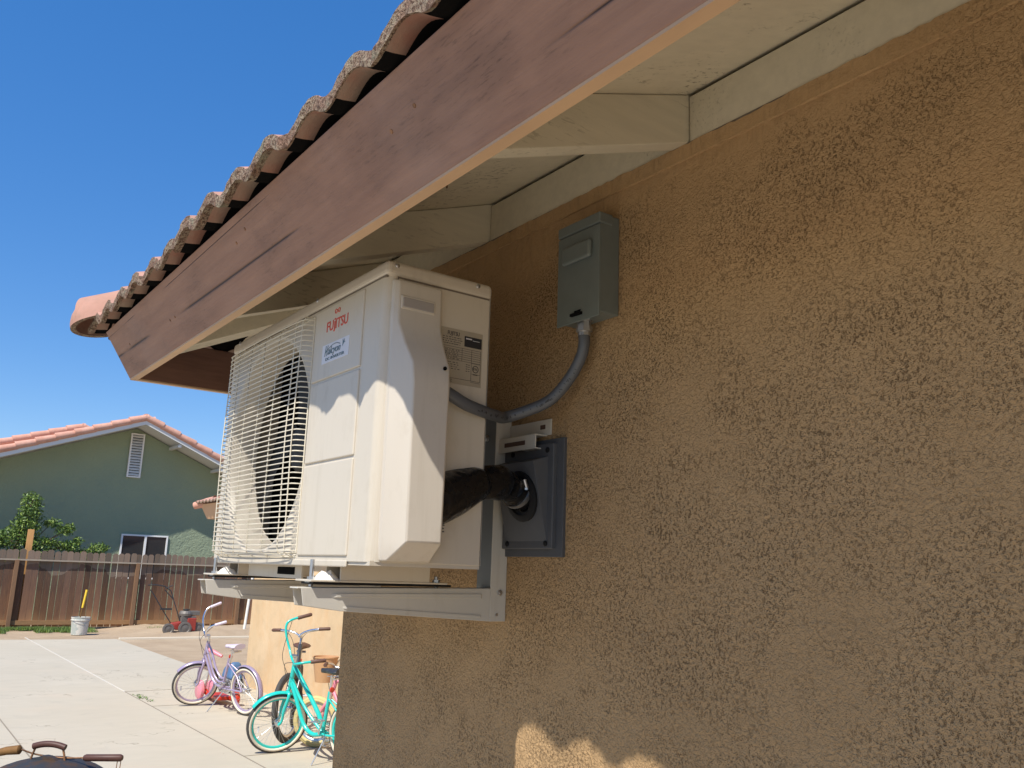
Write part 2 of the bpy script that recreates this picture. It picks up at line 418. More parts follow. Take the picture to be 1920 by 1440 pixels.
# ------------------------------------------------------------------ roof tile sheet
def tile_roof(part_prefix, parent, o, a, u, length, courses, slope, pitch=.148, amp=.026, th=.024, clip=None, phase=0., mats=None,
              run=.33, lip=.022, sub=14, jit=1.0, rough_edge=True, name='roof_tiles'):
    o = V(o); a = V(a).normalized(); u = V(u).normalized()
    mb = MB(); n = int(length/pitch*sub)
    rnd = random.Random(3)
    tj = [[(rnd.uniform(-.007,.007)*jit, rnd.uniform(-.003,.004)*jit) for _ in range(int(length/(2*pitch))+3)] for _ in range(courses)]
    def prof(s_):
        q = ((s_+phase)/pitch) % 1.0          # arch over .12-.88, flat-ish pan elsewhere
        x = abs(q-.5)*2
        return amp*(.5+.5*cos(min(1, x*1.06)*pi))**.72
    for c in range(courses):
        t0 = c*run; t1 = t0+run+ (.02 if c < courses-1 else 0)
        ts = [0, .03, .06, .115, .16, 1.0]
        rows_top = []; rows_bot = []
        for ti, tt in enumerate(ts):
            row = []; rb = []
            for i in range(n+1):
                s_ = i*length/n; k = int((s_+(phase % pitch))/(2*pitch)); jy, jz = tj[c][k]
                t = t0+(t1-t0)*tt + (jy if ti == 0 else 0)
                hj = jz*(1-tt)
                ed = rnd.uniform(-.0022,.0022) if (c == 0 and ti == 0 and rough_edge) else 0
                h = prof(s_)+lip*(1-tt)+hj
                p = o+a*s_+u*(t+ed)+V((0,0,slope*t+h+th+ed))
                row.append(p)
                drop = (0, 0, .002, .004, .006, .006)[ti]
                rb.append(o+a*s_+u*(t+ed*.7)+V((0,0,slope*t+h-drop+ed*.8)))
            rows_top.append(row); rows_bot.append(rb)
        def keep(i, ta, tb):
            if clip is None: return True
            s_ = (i+.5)*length/n; return clip(s_, t0+(t1-t0)*(ta+tb)/2)
        def quads(R0, R1, flip, ta, tb, mi):
            b = len(mb.v); mb.v += R0+R1; N = n+1
            for i in range(n):
                if keep(i, ta, tb):
                    f = (b+i, b+i+1, b+N+i+1, b+N+i); mb.f.append(f[::-1] if flip else f); mb.mi.append(mi(i) if callable(mi) else mi)
        for r in range(len(ts)-1):
            quads(rows_top[r], rows_top[r+1], False, ts[r], ts[r+1], 0)
        if c == 0:
            for r in range(len(ts)-1):
                under = 2 if r == 0 else (lambda i: 1 if prof((i+.5)*length/n) > .3*amp else 3) if r < 3 else 3  # pan and rear undersides painted near-black for the eave shadow
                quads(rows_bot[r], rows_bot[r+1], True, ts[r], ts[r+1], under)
            # rough front lip in three strips
            A, B = rows_bot[0], rows_top[0]; prev = A
            for q in (1/3, 2/3, 1):
                cur = B if q == 1 else [x.lerp(y, q)-u*(rnd.uniform(-.001,.0035) if rough_edge else 0) for x, y in zip(A, B)]
                quads(prev, cur, False, 0, .01, 2); prev = cur
        else:
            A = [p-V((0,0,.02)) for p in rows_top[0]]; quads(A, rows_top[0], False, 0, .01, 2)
    mats = mats or [M['tile'], M['tile_under'], M['tile_edge'], M['felt_gap_shade']]
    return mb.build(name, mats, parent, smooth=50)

# ================================================================== SETTING
g = MB(); g.add([(-400,-400,-.012),(400,-400,-.012),(400,400,-.012),(-400,400,-.012)], [(0,1,2,3)])
tag(g.build('ground', M['dirt']), kind='structure')
g = MB(); g.prism([(-22.75,-14,-.10),(8,-14,-.10),(8,1.07,-.10),(-2,1.07,-.10),(-2,4.66,-.10),(-20.85,4.66,-.10)], (0,0,.10))
slab = tag(g.build('patio', M['concrete']), kind='structure')
g = MB()
for y in (1.4,): g.box((-20,y-.006,-.01),(-2,y+.006,.003))
for y in (-1.4,): g.box((-20,y-.006,-.01),(8,y+.006,.003))
for x in (-12.6,-11.25,-8.1): g.box((x-.006,3.0,-.01),(x+.006,4.64,.003))
g.box((-12.6,2.994,-.01),(-2.3,3.006,.003))
tag(g.build('patio_joints', M['joint']), kind='structure')
g = MB(); g.box((-21.6,2.992,-.01),(-12.6,3.008,.004))
tag(g.build('pale_patio_joint', M['joint_light']), kind='structure')
# low mound of dirt along the fence
g = MB(); nx, ny = 26, 60
for i in range(nx+1):
    for j in range(ny+1):
        x = -24.6+i*(3.9/nx); y = 4.8+j*(9/ny)
        e = min(1, (i/4), (nx-i)/4, j/8, (ny-j)/4)
        g.v.append(V((x, y, -.02+max(0, e)*(.05+.06*sin(x*2.1+y*.8)**2+.03*random.random()))))
for i in range(nx):
    for j in range(ny):
        a = i*(ny+1)+j; g.f.append((a, a+ny+1, a+ny+2, a+1)); g.mi.append(0)
tag(g.build('dirt_bed', M['dirt'], smooth=80), kind='structure')

# ================================================================== MAIN HOUSE
YW = 1.063; SL = .363
house = thing('stucco_house', (-2.2,1.063,0), 'tan stucco house with brown fascia, cream rafters and terracotta tile eave, wrapping round the patio', 'house')
def zr(y): return 2.43+SL*(y-YW)        # rafter underside plane
def zt(y): return 2.524+SL*(y-YW)       # rafter top plane
g = MB()
CX = -2.224
g.prism([(CX,YW,-.1),(7,YW,-.1),(7,YW,2.432),(CX,YW,2.432)][::-1], (0,.14,0))
g.prism([(CX,YW+.14,-.1),(CX,4.6,-.1),(CX,4.6,2.42),(CX,YW+.14,2.42)], (.14,0,0))
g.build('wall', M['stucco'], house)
g = MB(); WX = -12.64
g.prism([(WX,4.6,-.1),(CX+.14,4.6,-.1),(CX+.14,4.6,2.42),(WX,4.6,2.42)][::-1], (0,.14,0))
g.prism([(WX,4.74,-.1),(WX,11,-.1),(WX,11,2.42),(WX,4.74,2.42)], (.14,0,0))
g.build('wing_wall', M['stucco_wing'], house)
# soffit boarding (thin slab over the rafters), front
HX0, HY0 = -2.672, .545; HS = 1.156
hipx = lambda y: HX0+(y-HY0)/HS
g = MB(); ya, yb = .488, 2.2
g.hexa([(hipx(ya),ya,zt(ya)),(7,ya,zt(ya)),(7,yb,zt(yb)),(hipx(yb),yb,zt(yb)),
        (hipx(ya),ya,zt(ya)+.015),(7,ya,zt(ya)+.015),(7,yb,zt(yb)+.015),(hipx(yb),yb,zt(yb)+.015)])
# side soffit
zs = lambda x: zt(HY0+(x-HX0)*HS)
xa, xb = HX0+.02, -1.2
g.hexa([(xa,HY0+(xa-HX0)*HS,zs(xa)),(xb,HY0+(xb-HX0)*HS,zs(xb)),(xb,5.2,zs(xb)),(xa,5.2,zs(xa)),
        (xa,HY0+(xa-HX0)*HS,zs(xa)+.015),(xb,HY0+(xb-HX0)*HS,zs(xb)+.015),(xb,5.2,zs(xb)+.015),(xa,5.2,zs(xa)+.015)])
g.build('soffit', M['soffit'], house)
# fascia boards
T = V((0,.465,2.323)); B = V((0,.545,2.196)); tn = V((0,.0185,.0))
def fx(p, x): return V((x, p.y, p.z))
LT, LB = -2.676, -2.672
g = MB()
g.hexa([fx(B,LB),fx(B,7),fx(B+tn,7),fx(B+tn,LB+.02), fx(T,LT),fx(T,7),fx(T+tn,7),fx(T+tn,LT+.02)])
g.build('fascia_board', M['fascia'], house, bevel=.0025)
# warm bottom edge strip: unpainted lower edge of the board
bm_ = Mat('peach_painted_edge', (.58,.36,.19), .6)
bm_.col(bm_.mix(bm_.ramp(bm_.noise(7,(1,4,4),det=4,world=True),[(.35,0),(.7,1)]),(.53,.345,.20),(.46,.30,.18)))
M['peach'] = bm_.m
dn = V((0,0,-1))*.0035
g = MB(); B2 = B+tn
g.hexa([fx(B+dn,LB+.004),fx(B+dn,7),fx(B2+dn,7),fx(B2+dn,LB+.024), fx(B-dn*.2,LB+.004),fx(B-dn*.2,7),fx(B2-dn*.2,7),fx(B2-dn*.2,LB+.024)])
g.build('fascia_edge', M['peach'], house)
g = MB()
g.hexa([(LB,B.y,B.z),(LB+.02,B.y+.02,B.z),(LB+.02,4.1,B.z),(LB,4.1,B.z), (LT,T.y,T.z),(LT+.02,T.y+.02,T.z),(LT+.02,4.1,T.z),(LT,4.1,T.z)])
g.build('side_fascia', M['fascia_side'], house, bevel=.0025)
g = MB(); g.hexa([(LB+.001,B.y+.002,B.z-.0035),(LB+.0205,B.y+.02,B.z-.0035),(LB+.0205,4.1,B.z-.0035),(LB+.001,4.1,B.z-.0035),(LB+.001,B.y+.002,B.z+.001),(LB+.0205,B.y+.02,B.z+.001),(LB+.0205,4.1,B.z+.001),(LB+.001,4.1,B.z+.001)])
g.build('side_fascia_edge', M['peach'], house)
rnd = random.Random(12)
for x in (-2.52,-2.14,-2.10,-1.61,-1.55,-1.0,-.93,-.40,-.33):
    q = rnd.uniform(.22,.75); p = T.lerp(B, q); g = MB(); g.lathe((x,p.y,p.z), V((0,-.127,-.08)), [(.0032,-.001),(.0032,.0008),(0,.001)], 10); g.build('nail_head', M['rust'], house)
# rafter tails
ye = .560
for x in (-.968,-1.585,-2.10,-.36,.25,.86,1.47,2.08,2.69,3.3):
    g = MB(); g.hexa([(x-.040,ye,zr(ye)),(x,ye,zr(ye)),(x,1.30,zr(1.30)),(x-.040,1.30,zr(1.30)),
                      (x-.040,ye,zt(ye)-.001),(x,ye,zt(ye)-.001),(x,1.30,zt(1.30)-.001),(x-.040,1.30,zt(1.30)-.001)])
    g.build('rafter', M['cream_wood'], house, bevel=.002)
# hip rafter
d = V((1,HS,0)).normalized(); nn = V((d.y,-d.x,0))*.022; p0 = V((HX0+.03,HY0+.035,0)); p1 = p0+d*.95
sl2 = SL*d.y
def hp(p, side, z0): return V((p.x,p.y,0))+nn*side+V((0,0,z0))
za0, za1 = zr(p0.y), zr(p1.y)
g = MB(); g.hexa([hp(p0,-1,za0),hp(p0,1,za0),hp(p1,1,za1),hp(p1,-1,za1), hp(p0,-1,za0+.09),hp(p0,1,za0+.09),hp(p1,1,za1+.09),hp(p1,-1,za1+.09)])
g.build('hip_rafter', M['cream_wood'], house, bevel=.002)
# frieze blocks between the rafters, on the wall face
xs = [-2.18,-2.10,-1.585,-.968,-.36,.25,.86,1.47,2.08,2.69,3.3]
for i in range(len(xs)-1):
    a_, b_ = xs[i]+.0025, xs[i+1]-.0425
    if b_-a_ < .05: continue
    g = MB(); g.box((a_,YW-.004,2.428),(b_,YW+.03,2.516)); g.build('frieze_block', M['cream_wood'], house, bevel=.0015)
g = MB(); rnd = random.Random(8); x = -2.22; P = []
while x < 5:
    P.append((x, rnd.uniform(-.0015,.0030)+.0015*sin(x*9))); x += rnd.uniform(.006,.022)
for i in range(len(P)-1):
    (xa_, ha), (xb_, hb_) = P[i], P[i+1]
    g.hexa([(xa_,YW-.0062,2.400),(xb_,YW-.0062,2.400),(xb_,YW+.001,2.400),(xa_,YW+.001,2.400),(xa_,YW-.0068,2.4265+ha),(xb_,YW-.0068,2.4265+hb_),(xb_,YW+.001,2.4265+hb_),(xa_,YW+.001,2.4265+ha)])
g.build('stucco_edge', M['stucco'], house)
g = MB(); g.box((-2.2,YW-.0050,2.4255),(4,YW-.002,2.4292)); g.build('caulk_gap', M['ac_line'], house)
g = MB(); g.box((-2.2,YW+.055,2.40),(4,YW+.075,2.60)); g.build('attic_void', M['dark'], house)
# underlayment board above the fascia (its black also paints the shadow gap below the tiles)
g = MB(); ya, yb = .472, 3.2; zz = lambda y: 2.316+SL*(y-.472)
g.hexa([(LT+.05,ya,zz(ya)-.002),(7,ya,zz(ya)-.002),(7,yb,zz(yb)),(-.2,yb,zz(yb)),
        (LT+.05,ya,zz(ya)+.006),(7,ya,zz(ya)+.006),(7,yb,zz(yb)+.008),(-.2,yb,zz(yb)+.008)])
g.build('underlayment', M['felt_gap_shade'], house)
# tiles
TX = -2.72
tile_roof('t', house, (TX,.432,2.298), (1,0,0), (0,1,0), 6.2, 8, SL, clip=lambda s_, t: s_ > t/HS-.03, phase=TX+1.02+.074+.148*20, jit=1.0)
ob = tile_roof('t', house, (TX+.01,4.2,2.287), (0,-1,0), (1,0,0), 3.72, 4, SL*HS, clip=lambda s_, t: (3.76-s_) > t*HS-.03, sub=10, name='side_roof_tiles')
# hip caps
hd = V((1,HS,SL*HS)).normalized(); side = V((hd.y,-hd.x,0)).normalized(); hup = side.cross(hd).normalized()
if hup.z < 0: hup = -hup
hc0 = V((-2.785,.383,2.318))
def hip_cap(i, start):
    g = MB(); r = .082; L_ = .36
    c = hc0+hd*(start)+hup*(.004+.010*(i % 2)); rows = []
    prof_in = []; N = 20
    nl = 3
    for k in range(nl+1):
        s_ = k/nl; rr = r*(1.0-.12*s_)
        outer = [c+hd*(L_*s_)+side*(cos(pi*j/N)*rr*1.0)+hup*(sin(pi*j/N)*rr+ .012*(1-s_)) for j in range(N+1)]
        inner = [c+hd*(L_*s_)+side*(cos(pi*j/N)*(rr-.018))+hup*(sin(pi*j/N)*(rr-.018)+.012*(1-s_)) for j in range(N+1)]
        rows.append((outer, inner))
    for k in range(nl):
        for q, fl in ((0, True), (1, False)):
            b = len(g.v); g.v += rows[k][q]+rows[k+1][q]
            for j in range(N):
                f = (b+j, b+j+1, b+N+1+j+1, b+N+1+j); g.f.append(f[::-1] if fl else f); g.mi.append(0 if q == 0 else 1)
    b = len(g.v); g.v += rows[0][0]+rows[0][1]
    for j in range(N): g.f.append((b+j, b+j+1, b+N+1+j+1, b+N+1+j)); g.mi.append(2)
    return g
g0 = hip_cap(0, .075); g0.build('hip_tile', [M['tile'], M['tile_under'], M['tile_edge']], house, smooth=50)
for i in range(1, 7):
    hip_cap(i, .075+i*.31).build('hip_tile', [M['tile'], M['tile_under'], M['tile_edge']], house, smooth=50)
# rounded hip starter
g = MB(); N = 20; K = 8; r = .092; c = hc0+hd*.115+hup*.0
rows = []
for k in range(K+1):
    a = k/K*pi/2
    rr = r*(1 if k == 0 else cos(a)); off = -sin(a)*r*1.0
    rows.append([c+hd*off+side*(cos(pi*j/N)*rr)+hup*(sin(pi*j/N)*rr) for j in range(N+1)])
rows.insert(0, [c+hd*.10+side*(cos(pi*j/N)*r*.98)+hup*(sin(pi*j/N)*r*.98) for j in range(N+1)])
inr = [[c+(p-c)*.84 for p in R] for R in rows]
for R, fl, mi in ((rows, False, 0), (inr, True, 1)):
    for k in range(len(R)-1):
        b = len(g.v); g.v += R[k]+R[k+1]
        for j in range(N):
            f = (b+j, b+j+1, b+N+1+j+1, b+N+1+j); g.f.append(f[::-1] if fl else f); g.mi.append(mi)
for k in range(len(rows)-1):
    for e in (0, N):
        b = len(g.v); g.v += [rows[k][e], rows[k+1][e], inr[k+1][e], inr[k][e]]; g.f.append((b,b+1,b+2,b+3)); g.mi.append(2)
g.build('hip_starter_tile', [M['tile'], M['tile_under'], M['tile_edge']], house, smooth=50)

# wing eave (over the far patio wall)
WE = -13.62
g = MB()
g.hexa([(WE,4.13,2.33),(LB,4.13,2.33),(LB,4.16,2.34),(WE,4.16,2.34), (WE-.14,4.05,2.55),(LT,4.05,2.55),(LT,4.08,2.56),(WE-.14,4.08,2.56)])
g.hexa([(WE,4.14,2.33),(WE+.03,4.17,2.34),(WE+.03,11,2.34),(WE,11,2.33), (WE-.14,4.06,2.55),(WE-.11,4.09,2.56),(WE-.11,11,2.56),(WE-.14,11,2.55)])
g.build('wing_fascia', M['sunlit_tan'], house)
g = MB(); g.hexa([(WE,4.16,2.38),(CX,4.16,2.38),(CX,5.4,2.83),(WE,5.4,2.83),(WE,4.16,2.40),(CX,4.16,2.40),(CX,5.4,2.85),(WE,5.4,2.85)])
g.build('wing_soffit', M['soffit'], house)
tile_roof('w', house, (WE-.20,3.98,2.53), (1,0,0), (0,1,0), 11.4, 4, SL, clip=lambda s_, t: s_ > t-.05, pitch=.16, sub=8, name='wing_roof_tiles', jit=.8, rough_edge=False)
tile_roof('w', house, (WE-.20,10.9,2.53), (0,-1,0), (1,0,0), 6.9, 4, SL, clip=lambda s_, t: (6.9-s_) > t-.05, pitch=.16, sub=8, name='wing_side_tiles', jit=.8, rough_edge=False)
g = MB(); g.tube([(WE-.20,3.98,2.53),(WE-.05,4.13,2.585),(WE+.9,5.08,2.93)], [.055,.07,.07], 12); g.build('wing_hip_tile', M['tile_far'], house, smooth=50)

# nails poking through the soffit
for (x, y, z) in ((-1.35,.80,zt(.80)),(-1.90,.70,zt(.70)),(-1.88,.685,zt(.69))):
    g = MB(); g.tube([(x,y,z),(x+.004,y-.004,z-.030)], .0018, 6); g.build('nail', M['rust'], house)

# ================================================================== AIR CONDITIONER
AX0, AX1, AY0, AY1, AZ0, AZ1 = -2.113, -1.311, .665, .885, 1.690, 2.190
ac = thing('air_conditioner', (-1.712,.775,1.68), 'beige outdoor air conditioner unit with round fan grille, mounted on wall brackets under the eave', 'air conditioner')
g = MB()
FCX, FCZ, FR = -1.842, 1.936, .226
# front panel with a round hole (left section)
def ring_pts(r, n, y): return [V((FCX+r*cos(2*pi*k/n), y, FCZ+r*sin(2*pi*k/n))) for k in range(n)]
n = 64
xl, xr_, zl, zh = AX0+.004, -1.609, AZ0, AZ1
outer = []
for k in range(n):
    a = 2*pi*k/n; cx_, sz_ = cos(a), sin(a)
    t = min((xr_-FCX)/cx_ if cx_ > 1e-6 else (xl-FCX)/cx_ if cx_ < -1e-6 else 9, (zh-FCZ)/sz_ if sz_ > 1e-6 else (zl-FCZ)/sz_ if sz_ < -1e-6 else 9)
    outer.append(V((FCX+t*cx_, AY0, FCZ+t*sz_)))
# snap corners
for cxy in ((xr_,zh),(xl,zh),(xl,zl),(xr_,zl)):
    k = min(range(n), key=lambda k: (outer[k].x-cxy[0])**2+(outer[k].z-cxy[1])**2); outer[k] = V((cxy[0], AY0, cxy[1]))
rim = ring_pts(FR+.012, n, AY0)
b = len(g.v); g.v += outer+rim
for k in range(n): g.f.append((b+k, b+n+k, b+n+(k+1)%n, b+(k+1)%n)); g.mi.append(0)
prev = rim
for (rr, yy) in ((FR+.004,AY0+.003),(FR,AY0+.012),(FR-.006,AY0+.035),(FR-.008,AY0+.062)):
    cur = ring_pts(rr, n, yy); b = len(g.v); g.v += prev+cur
    for k in range(n): g.f.append((b+k, b+n+k, b+n+(k+1)%n, b+(k+1)%n)); g.mi.append(0)
    prev = cur
# right section of the front with a rounded corner into the side
R = .020
path = [V((xr_,AY0,0))] + [V((AX1-R+R*sin(a), AY0+R-R*cos(a), 0)) for a in [i*pi/2/8 for i in range(9)]]
for i in range(len(path)-1):
    p, q = path[i], path[i+1]; g.add([(p.x,p.y,AZ0),(q.x,q.y,AZ0),(q.x,q.y,AZ1),(p.x,p.y,AZ1)], [(0,1,2,3)])
# left side / back / bottom of the shell
g.add([(xl,AY0,AZ0),(AX0,AY0+.006,AZ0),(AX0,AY1,AZ0),(AX0,AY1,AZ1),(AX0,AY0+.006,AZ1),(xl,AY0,AZ1)], [(0,5,4,1),(1,4,3,2)])
g.add([(AX0,AY1,AZ0),(AX1,AY1,AZ0),(AX1,AY1,AZ1),(AX0,AY1,AZ1)], [(0,3,2,1)])
g.box((AX0+.002,AY0+.003,AZ0-.006),(AX1-.002,AY1-.001,AZ0+.002))
g.build('casing', M['ac'], ac, smooth=40)
g = MB(); g.box((AX1-.012,AY0+.0225,AZ0),(AX1+.0005,AY1-.002,AZ1)); side_p = g.build('side_panel', M['ac'], ac, bevel=.0015)
g = MB(); g.box((AX1-.010,AY0+.0185,AZ0+.004),(AX1-.0008,AY0+.0232,AZ1-.002)); g.build('seam', M['ac_line'], ac)
g = MB(); g.box((AX0-.003,AY0-.003,AZ1-.006),(AX1+.004,AY1+.002,AZ1+.022)); g.build('lid', M['ac'], ac, bevel=.009, seg=3)
g = MB(); g.box((AX0+.004,AY0-.0006,AZ1-.0085),(AX1-.004,AY0+.004,AZ1-.0055)); g.box((AX1-.004,AY0+.02,AZ1-.0085),(AX1+.0012,AY1-.004,AZ1-.0055)); g.build('lid_seam', M['ac_line'], ac)
for (x, y, z, ax) in ((-1.606,AY0-.003,2.206,0),(-2.066,AY0-.003,2.206,0),(AX1+.004,.681,2.203,1),(AX1+.004,.852,2.203,1)):
    g = MB(); d = V((0,-1,0)) if ax == 0 else V((1,0,0))
    g.lathe((x,y,z), d, [(.0045,-.001),(.0045,.001),(.003,.0022),(0,.0024)], 12); g.build('screw', M['steel'], ac, smooth=40)
# raised front panels beside the grille
for (z0, z1) in ((1.699,1.868),(1.8725,2.028),(2.0325,2.178)):
    g = MB(); g.box((-1.606,AY0-.0032,z0),(-1.393,AY0+.002,z1)); g.build('front_panel', M['ac'], ac, bevel=.0028, seg=3)
g = MB(); g.box((-2.09,AY0-.0022,1.6805),(-1.393,AY0+.002,1.692)); g.build('base_trim', M['ac'], ac, bevel=.002)
# service cover on the side
g = MB(); XB = AX1
lv = [(2.177,.010,.676,.684,.773),(2.168,.012,.676,.684,.773),(2.100,.013,.676,.686,.774),(2.060,.028,.677,.693,.775),(2.025,.046,.677,.700,.776),(1.990,.049,.677,.702,.776),(1.724,.049,.680,.706,.775),(1.700,.020,.682,.695,.775),(1.692,.012,.683,.690,.775)]
rws = []
for (z, pr_, ya, yr, yb) in lv: rws.append([(XB-.002,ya,z),(XB+pr_*.15+.003,ya,z),(XB+pr_,yr,z),(XB+pr_,yb-.004,z),(XB+pr_-.004,yb,z),(XB-.002,yb,z)])
b = len(g.v); K = 6
for rw in rws: g.v += [V(p) for p in rw]
for i in range(len(rws)-1):
    for j in range(K-1): g.f.append((b+i*K+j+1, b+i*K+j, b+(i+1)*K+j, b+(i+1)*K+j+1)); g.mi.append(0)
g.f.append(tuple(b+j for j in range(K))); g.mi.append(0); e = b+(len(rws)-1)*K; g.f.append(tuple(e+j for j in range(K-1,-1,-1))); g.mi.append(0)
cover = g.build('service_cover', M['ac_cover'], ac, smooth=24, bevel=.0025, seg=3)
# handle recess in the cover
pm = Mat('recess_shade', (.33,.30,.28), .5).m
g = MB(); g.box((XB+.0095,.688,2.124),(XB+.0145,.757,2.149)); hr = g.build('handle_recess', M['ac_cover'], cover, bevel=.004, seg=3)
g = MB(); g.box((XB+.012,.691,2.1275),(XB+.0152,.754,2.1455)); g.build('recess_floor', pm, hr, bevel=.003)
g = MB(); g.lathe((XB+.049,.762,2.022), (1,0,0), [(.0035,-.001),(.0035,.0012),(0,.0013)], 10); g.build('screw', M['dark'], cover)
# fan
g = MB(); g.box((AX0+.01,AY0+.125,AZ0+.01),(-1.60,AY0+.13,AZ1-.01)); g.build('heat_exchanger', M['dark'], ac)
g = MB(); g.box((-1.605,AY0+.05,AZ0+.01),(-1.60,AY0+.13,AZ1-.01)); g.build('divider', M['dark'], ac)
g = MB(); g.lathe((FCX,AY0+.115,FCZ), (0,-1,0), [(.055,0),(.055,.03),(.045,.04),(0,.042)], 24); fan = g.build('fan', Mat('fan_plastic',(.02,.02,.021),.6).m, ac, smooth=40)
for k in range(3):
    g = MB(); a0 = k*2*pi/3+.5; P = []
    for i in range(7):
        for j in range(5):
            rr = .05+(.205-.05)*i/6; a = a0+(.55+.25*i/6)*(j/4)*1.6
            P.append(V((FCX+rr*cos(a), AY0+.112-.045*(j/4), FCZ+rr*sin(a))))
    g.v = P
    for i in range(6):
        for j in range(4): g.f.append((i*5+j,i*5+j+1,(i+1)*5+j+1,(i+1)*5+j)); g.mi.append(0)
    bl = g.build('fan_blade', Mat('blade_plastic',(.016,.016,.017),.6).m, ac, smooth=60)
# wire grille
g = MB()
GXL, GXR, GY, GZB, GZT = -2.078, -1.616, .642, 1.708, 2.166
def hx(z, inset=0, y=GY):
    yb = AY0+.001
    p = [(GXR, yb, z), (GXR-.0015, y+.014, z), (GXR-.006, y+.005, z), (GXR-.017, y+.0015, z)]
    for i in range(1, 8): t = i/8; p.append((GXR-.017+(GXL+.03-GXR)*t, y-.004*sin(pi*t), z))
    p += [(GXL+.016, y+.002, z), (GXL+.004, y+.007, z), (GXL-.003, y+.018, z), (GXL-.006, y+.05, z), (GXL-.006, y+.085, z)]
    return p
nw = 44
for i in range(nw):
    z = GZB+(GZT-GZB)*i/(nw-1)
    g.tube(hx(z), .0012 if i % 6 else .0013, 6)
for x in (-1.630,-1.664,-1.752,-1.838,-1.922,-2.000,-2.058):
    g.tube([(x,AY0,GZB-.012),(x,GY+.018,GZB-.011),(x,GY+.004,GZB-.004),(x,GY+.0026,GZB+.008),(x,GY-.0008,FCZ),(x,GY+.0026,GZT-.004),(x,GY+.008,GZT+.008),(x,AY0,GZT+.009)], .0013, 6)
for q, (yy, zz_) in enumerate(((GY+.008,GZB-.0075),(GY+.020,GZB-.0115))):
    p = [(GXR,AY0,zz_)]+[(GXR-.012,yy+.003,zz_),(GXR-.03,yy,zz_)]+[(GXL+.03,yy,zz_+.001),(GXL+.004,yy+.01,zz_),(GXL-.004,AY0,zz_)]; g.tube(p, .0013, 6)
for z in (GZB-.004,GZT+.006):
    g.tube([(GXR+.001,AY0-.001,z),(GXL,AY0-.001,z)], .0015, 6)
g.tube([(GXR+.001,AY0-.001,GZB-.004),(GXR+.001,AY0-.001,GZT+.006)], .0016, 6)
g.build('fan_grille', M['ac_grille'], ac, smooth=60)
# logo, sticker
XD, ZD = V((1,0,0)), V((0,0,1)); yy = AY0-.0035
g = MB()
put_text(g, 'FU', .028, (-1.548,yy,2.1265), XD, ZD, width=.030, bold=.0003)
put_text(g, 'j', .030, (-1.5175,yy,2.1285), XD, ZD, width=.0085, bold=.0003)
put_text(g, 'ITSU', .028, (-1.507,yy,2.1265), XD, ZD, width=.053, bold=.0003)
pts = [(-1.516+t*.004, yy-.0002, 2.1500+.0045*sin(2*t*pi/4)) for t in range(3)]
inf = []
for k in range(25):
    a = 2*pi*k/24; inf.append((-1.5025+.0105*cos(a), yy-.0003, 2.160+.0085*sin(a)*cos(a)+.001))
g.tube(inf, .0009, 5)
g.build('brand_lettering', M['red_print'], ac)
g = MB(); g.box((-1.560,AY0-.0038,2.063),(-1.441,AY0-.003,2.1005)); st = g.build('logo_sticker', M['sticker'], ac)
g = MB(); y3 = AY0-.0042
put_text(g, 'H', .030, (-1.547,y3,2.077), XD, ZD, width=.014, shear=.35)
put_text(g, 'alcyon', .021, (-1.533,y3,2.0785), XD, ZD, width=.056, shear=.35)
arc = [(-1.546+.066*t, y3, 2.083+.013*sin(pi*t*.78)) for t in [i/14 for i in range(15)]]; g.tube(arc, .0008, 4)
g.build('script_lettering', M['bluegrey'], st)
g = MB()
g.add([(-1.470,y3,2.083),(-1.462,y3,2.090),(-1.455,y3,2.0905),(-1.461,y3,2.0915),(-1.462,y3,2.0985),(-1.4655,y3,2.093),(-1.4695,y3,2.0985),(-1.4685,y3,2.091)], [(0,1,2,3,4,5,6,7)])
g.build('bird_mark', M['bluegrey'], st)
g = MB(); put_text(g, 'DC INVERTER', .008, (-1.541,y3,2.0675), XD, ZD, width=.082); g.build('subtitle_lettering', M['bluegrey'], st)
# rating label on the side
YD = V((0,1,0)); xs_ = XB+.0008
g = MB(); g.box((XB+.0004,.779,2.0105),(XB+.0010,.8695,2.1125)); rl = g.build('rating_label', M['label'], ac)
g = MB(); x_ = XB+.0012
def bar(y0, y1, z, h=.0006): g.box((x_-.0003,y0,z-h/2),(x_,y1,z+h/2))
put_text(g, 'FUJITSU', .0105, (x_,.793,2.0995), YD, ZD, width=.025)
rnd = random.Random(5)
for z in (2.0955,2.0915,2.0875,2.0835):
    y = .783
    while y < .823:
        wv = rnd.uniform(.0015,.005); bar(y, y+wv, z, .0012); y += wv+rnd.uniform(.0008,.003)
for z in (2.0785,2.0745,2.0705,2.0665,2.0625,2.0585,2.0545): bar(.781,.8665,z,.0005)
for y in (.8255,.8465,.8660): g.box((x_-.0003,y-.0003,2.0545),(x_,y+.0003,2.0785))
for z in (2.0725,2.0685,2.0645,2.0605,2.0565,2.0495,2.0455,2.0415,2.0375):
    y = .784
    while y < .818:
        wv = rnd.uniform(.0015,.005); bar(y, y+wv, z, .0011); y += wv+rnd.uniform(.0008,.004)
for z in (2.0495,2.0455,2.0415,2.0375):
    bar(.835,.8385,z,.0011); bar(.8405,.843,z,.0011)
for z in (2.034,2.018): bar(.846,.8665,z,.0005)
bar(.781,.8665,2.0205,.0006); bar(.8465,.8665,2.0535,.0005)
for y in (.8465,.8665): g.box((x_-.0003,y-.0003,2.0205),(x_,y+.0003,2.0535))
g.lathe((x_-.0003,.856,2.0435), (1,0,0), [(.0068,0),(.0068,.0004),(.0056,.0004),(.0056,0)], 18)
put_text(g, 'ETL', .0058, (x_,.8515,2.0415), YD, ZD, width=.009)
bar(.851,.861,2.033,.0012)
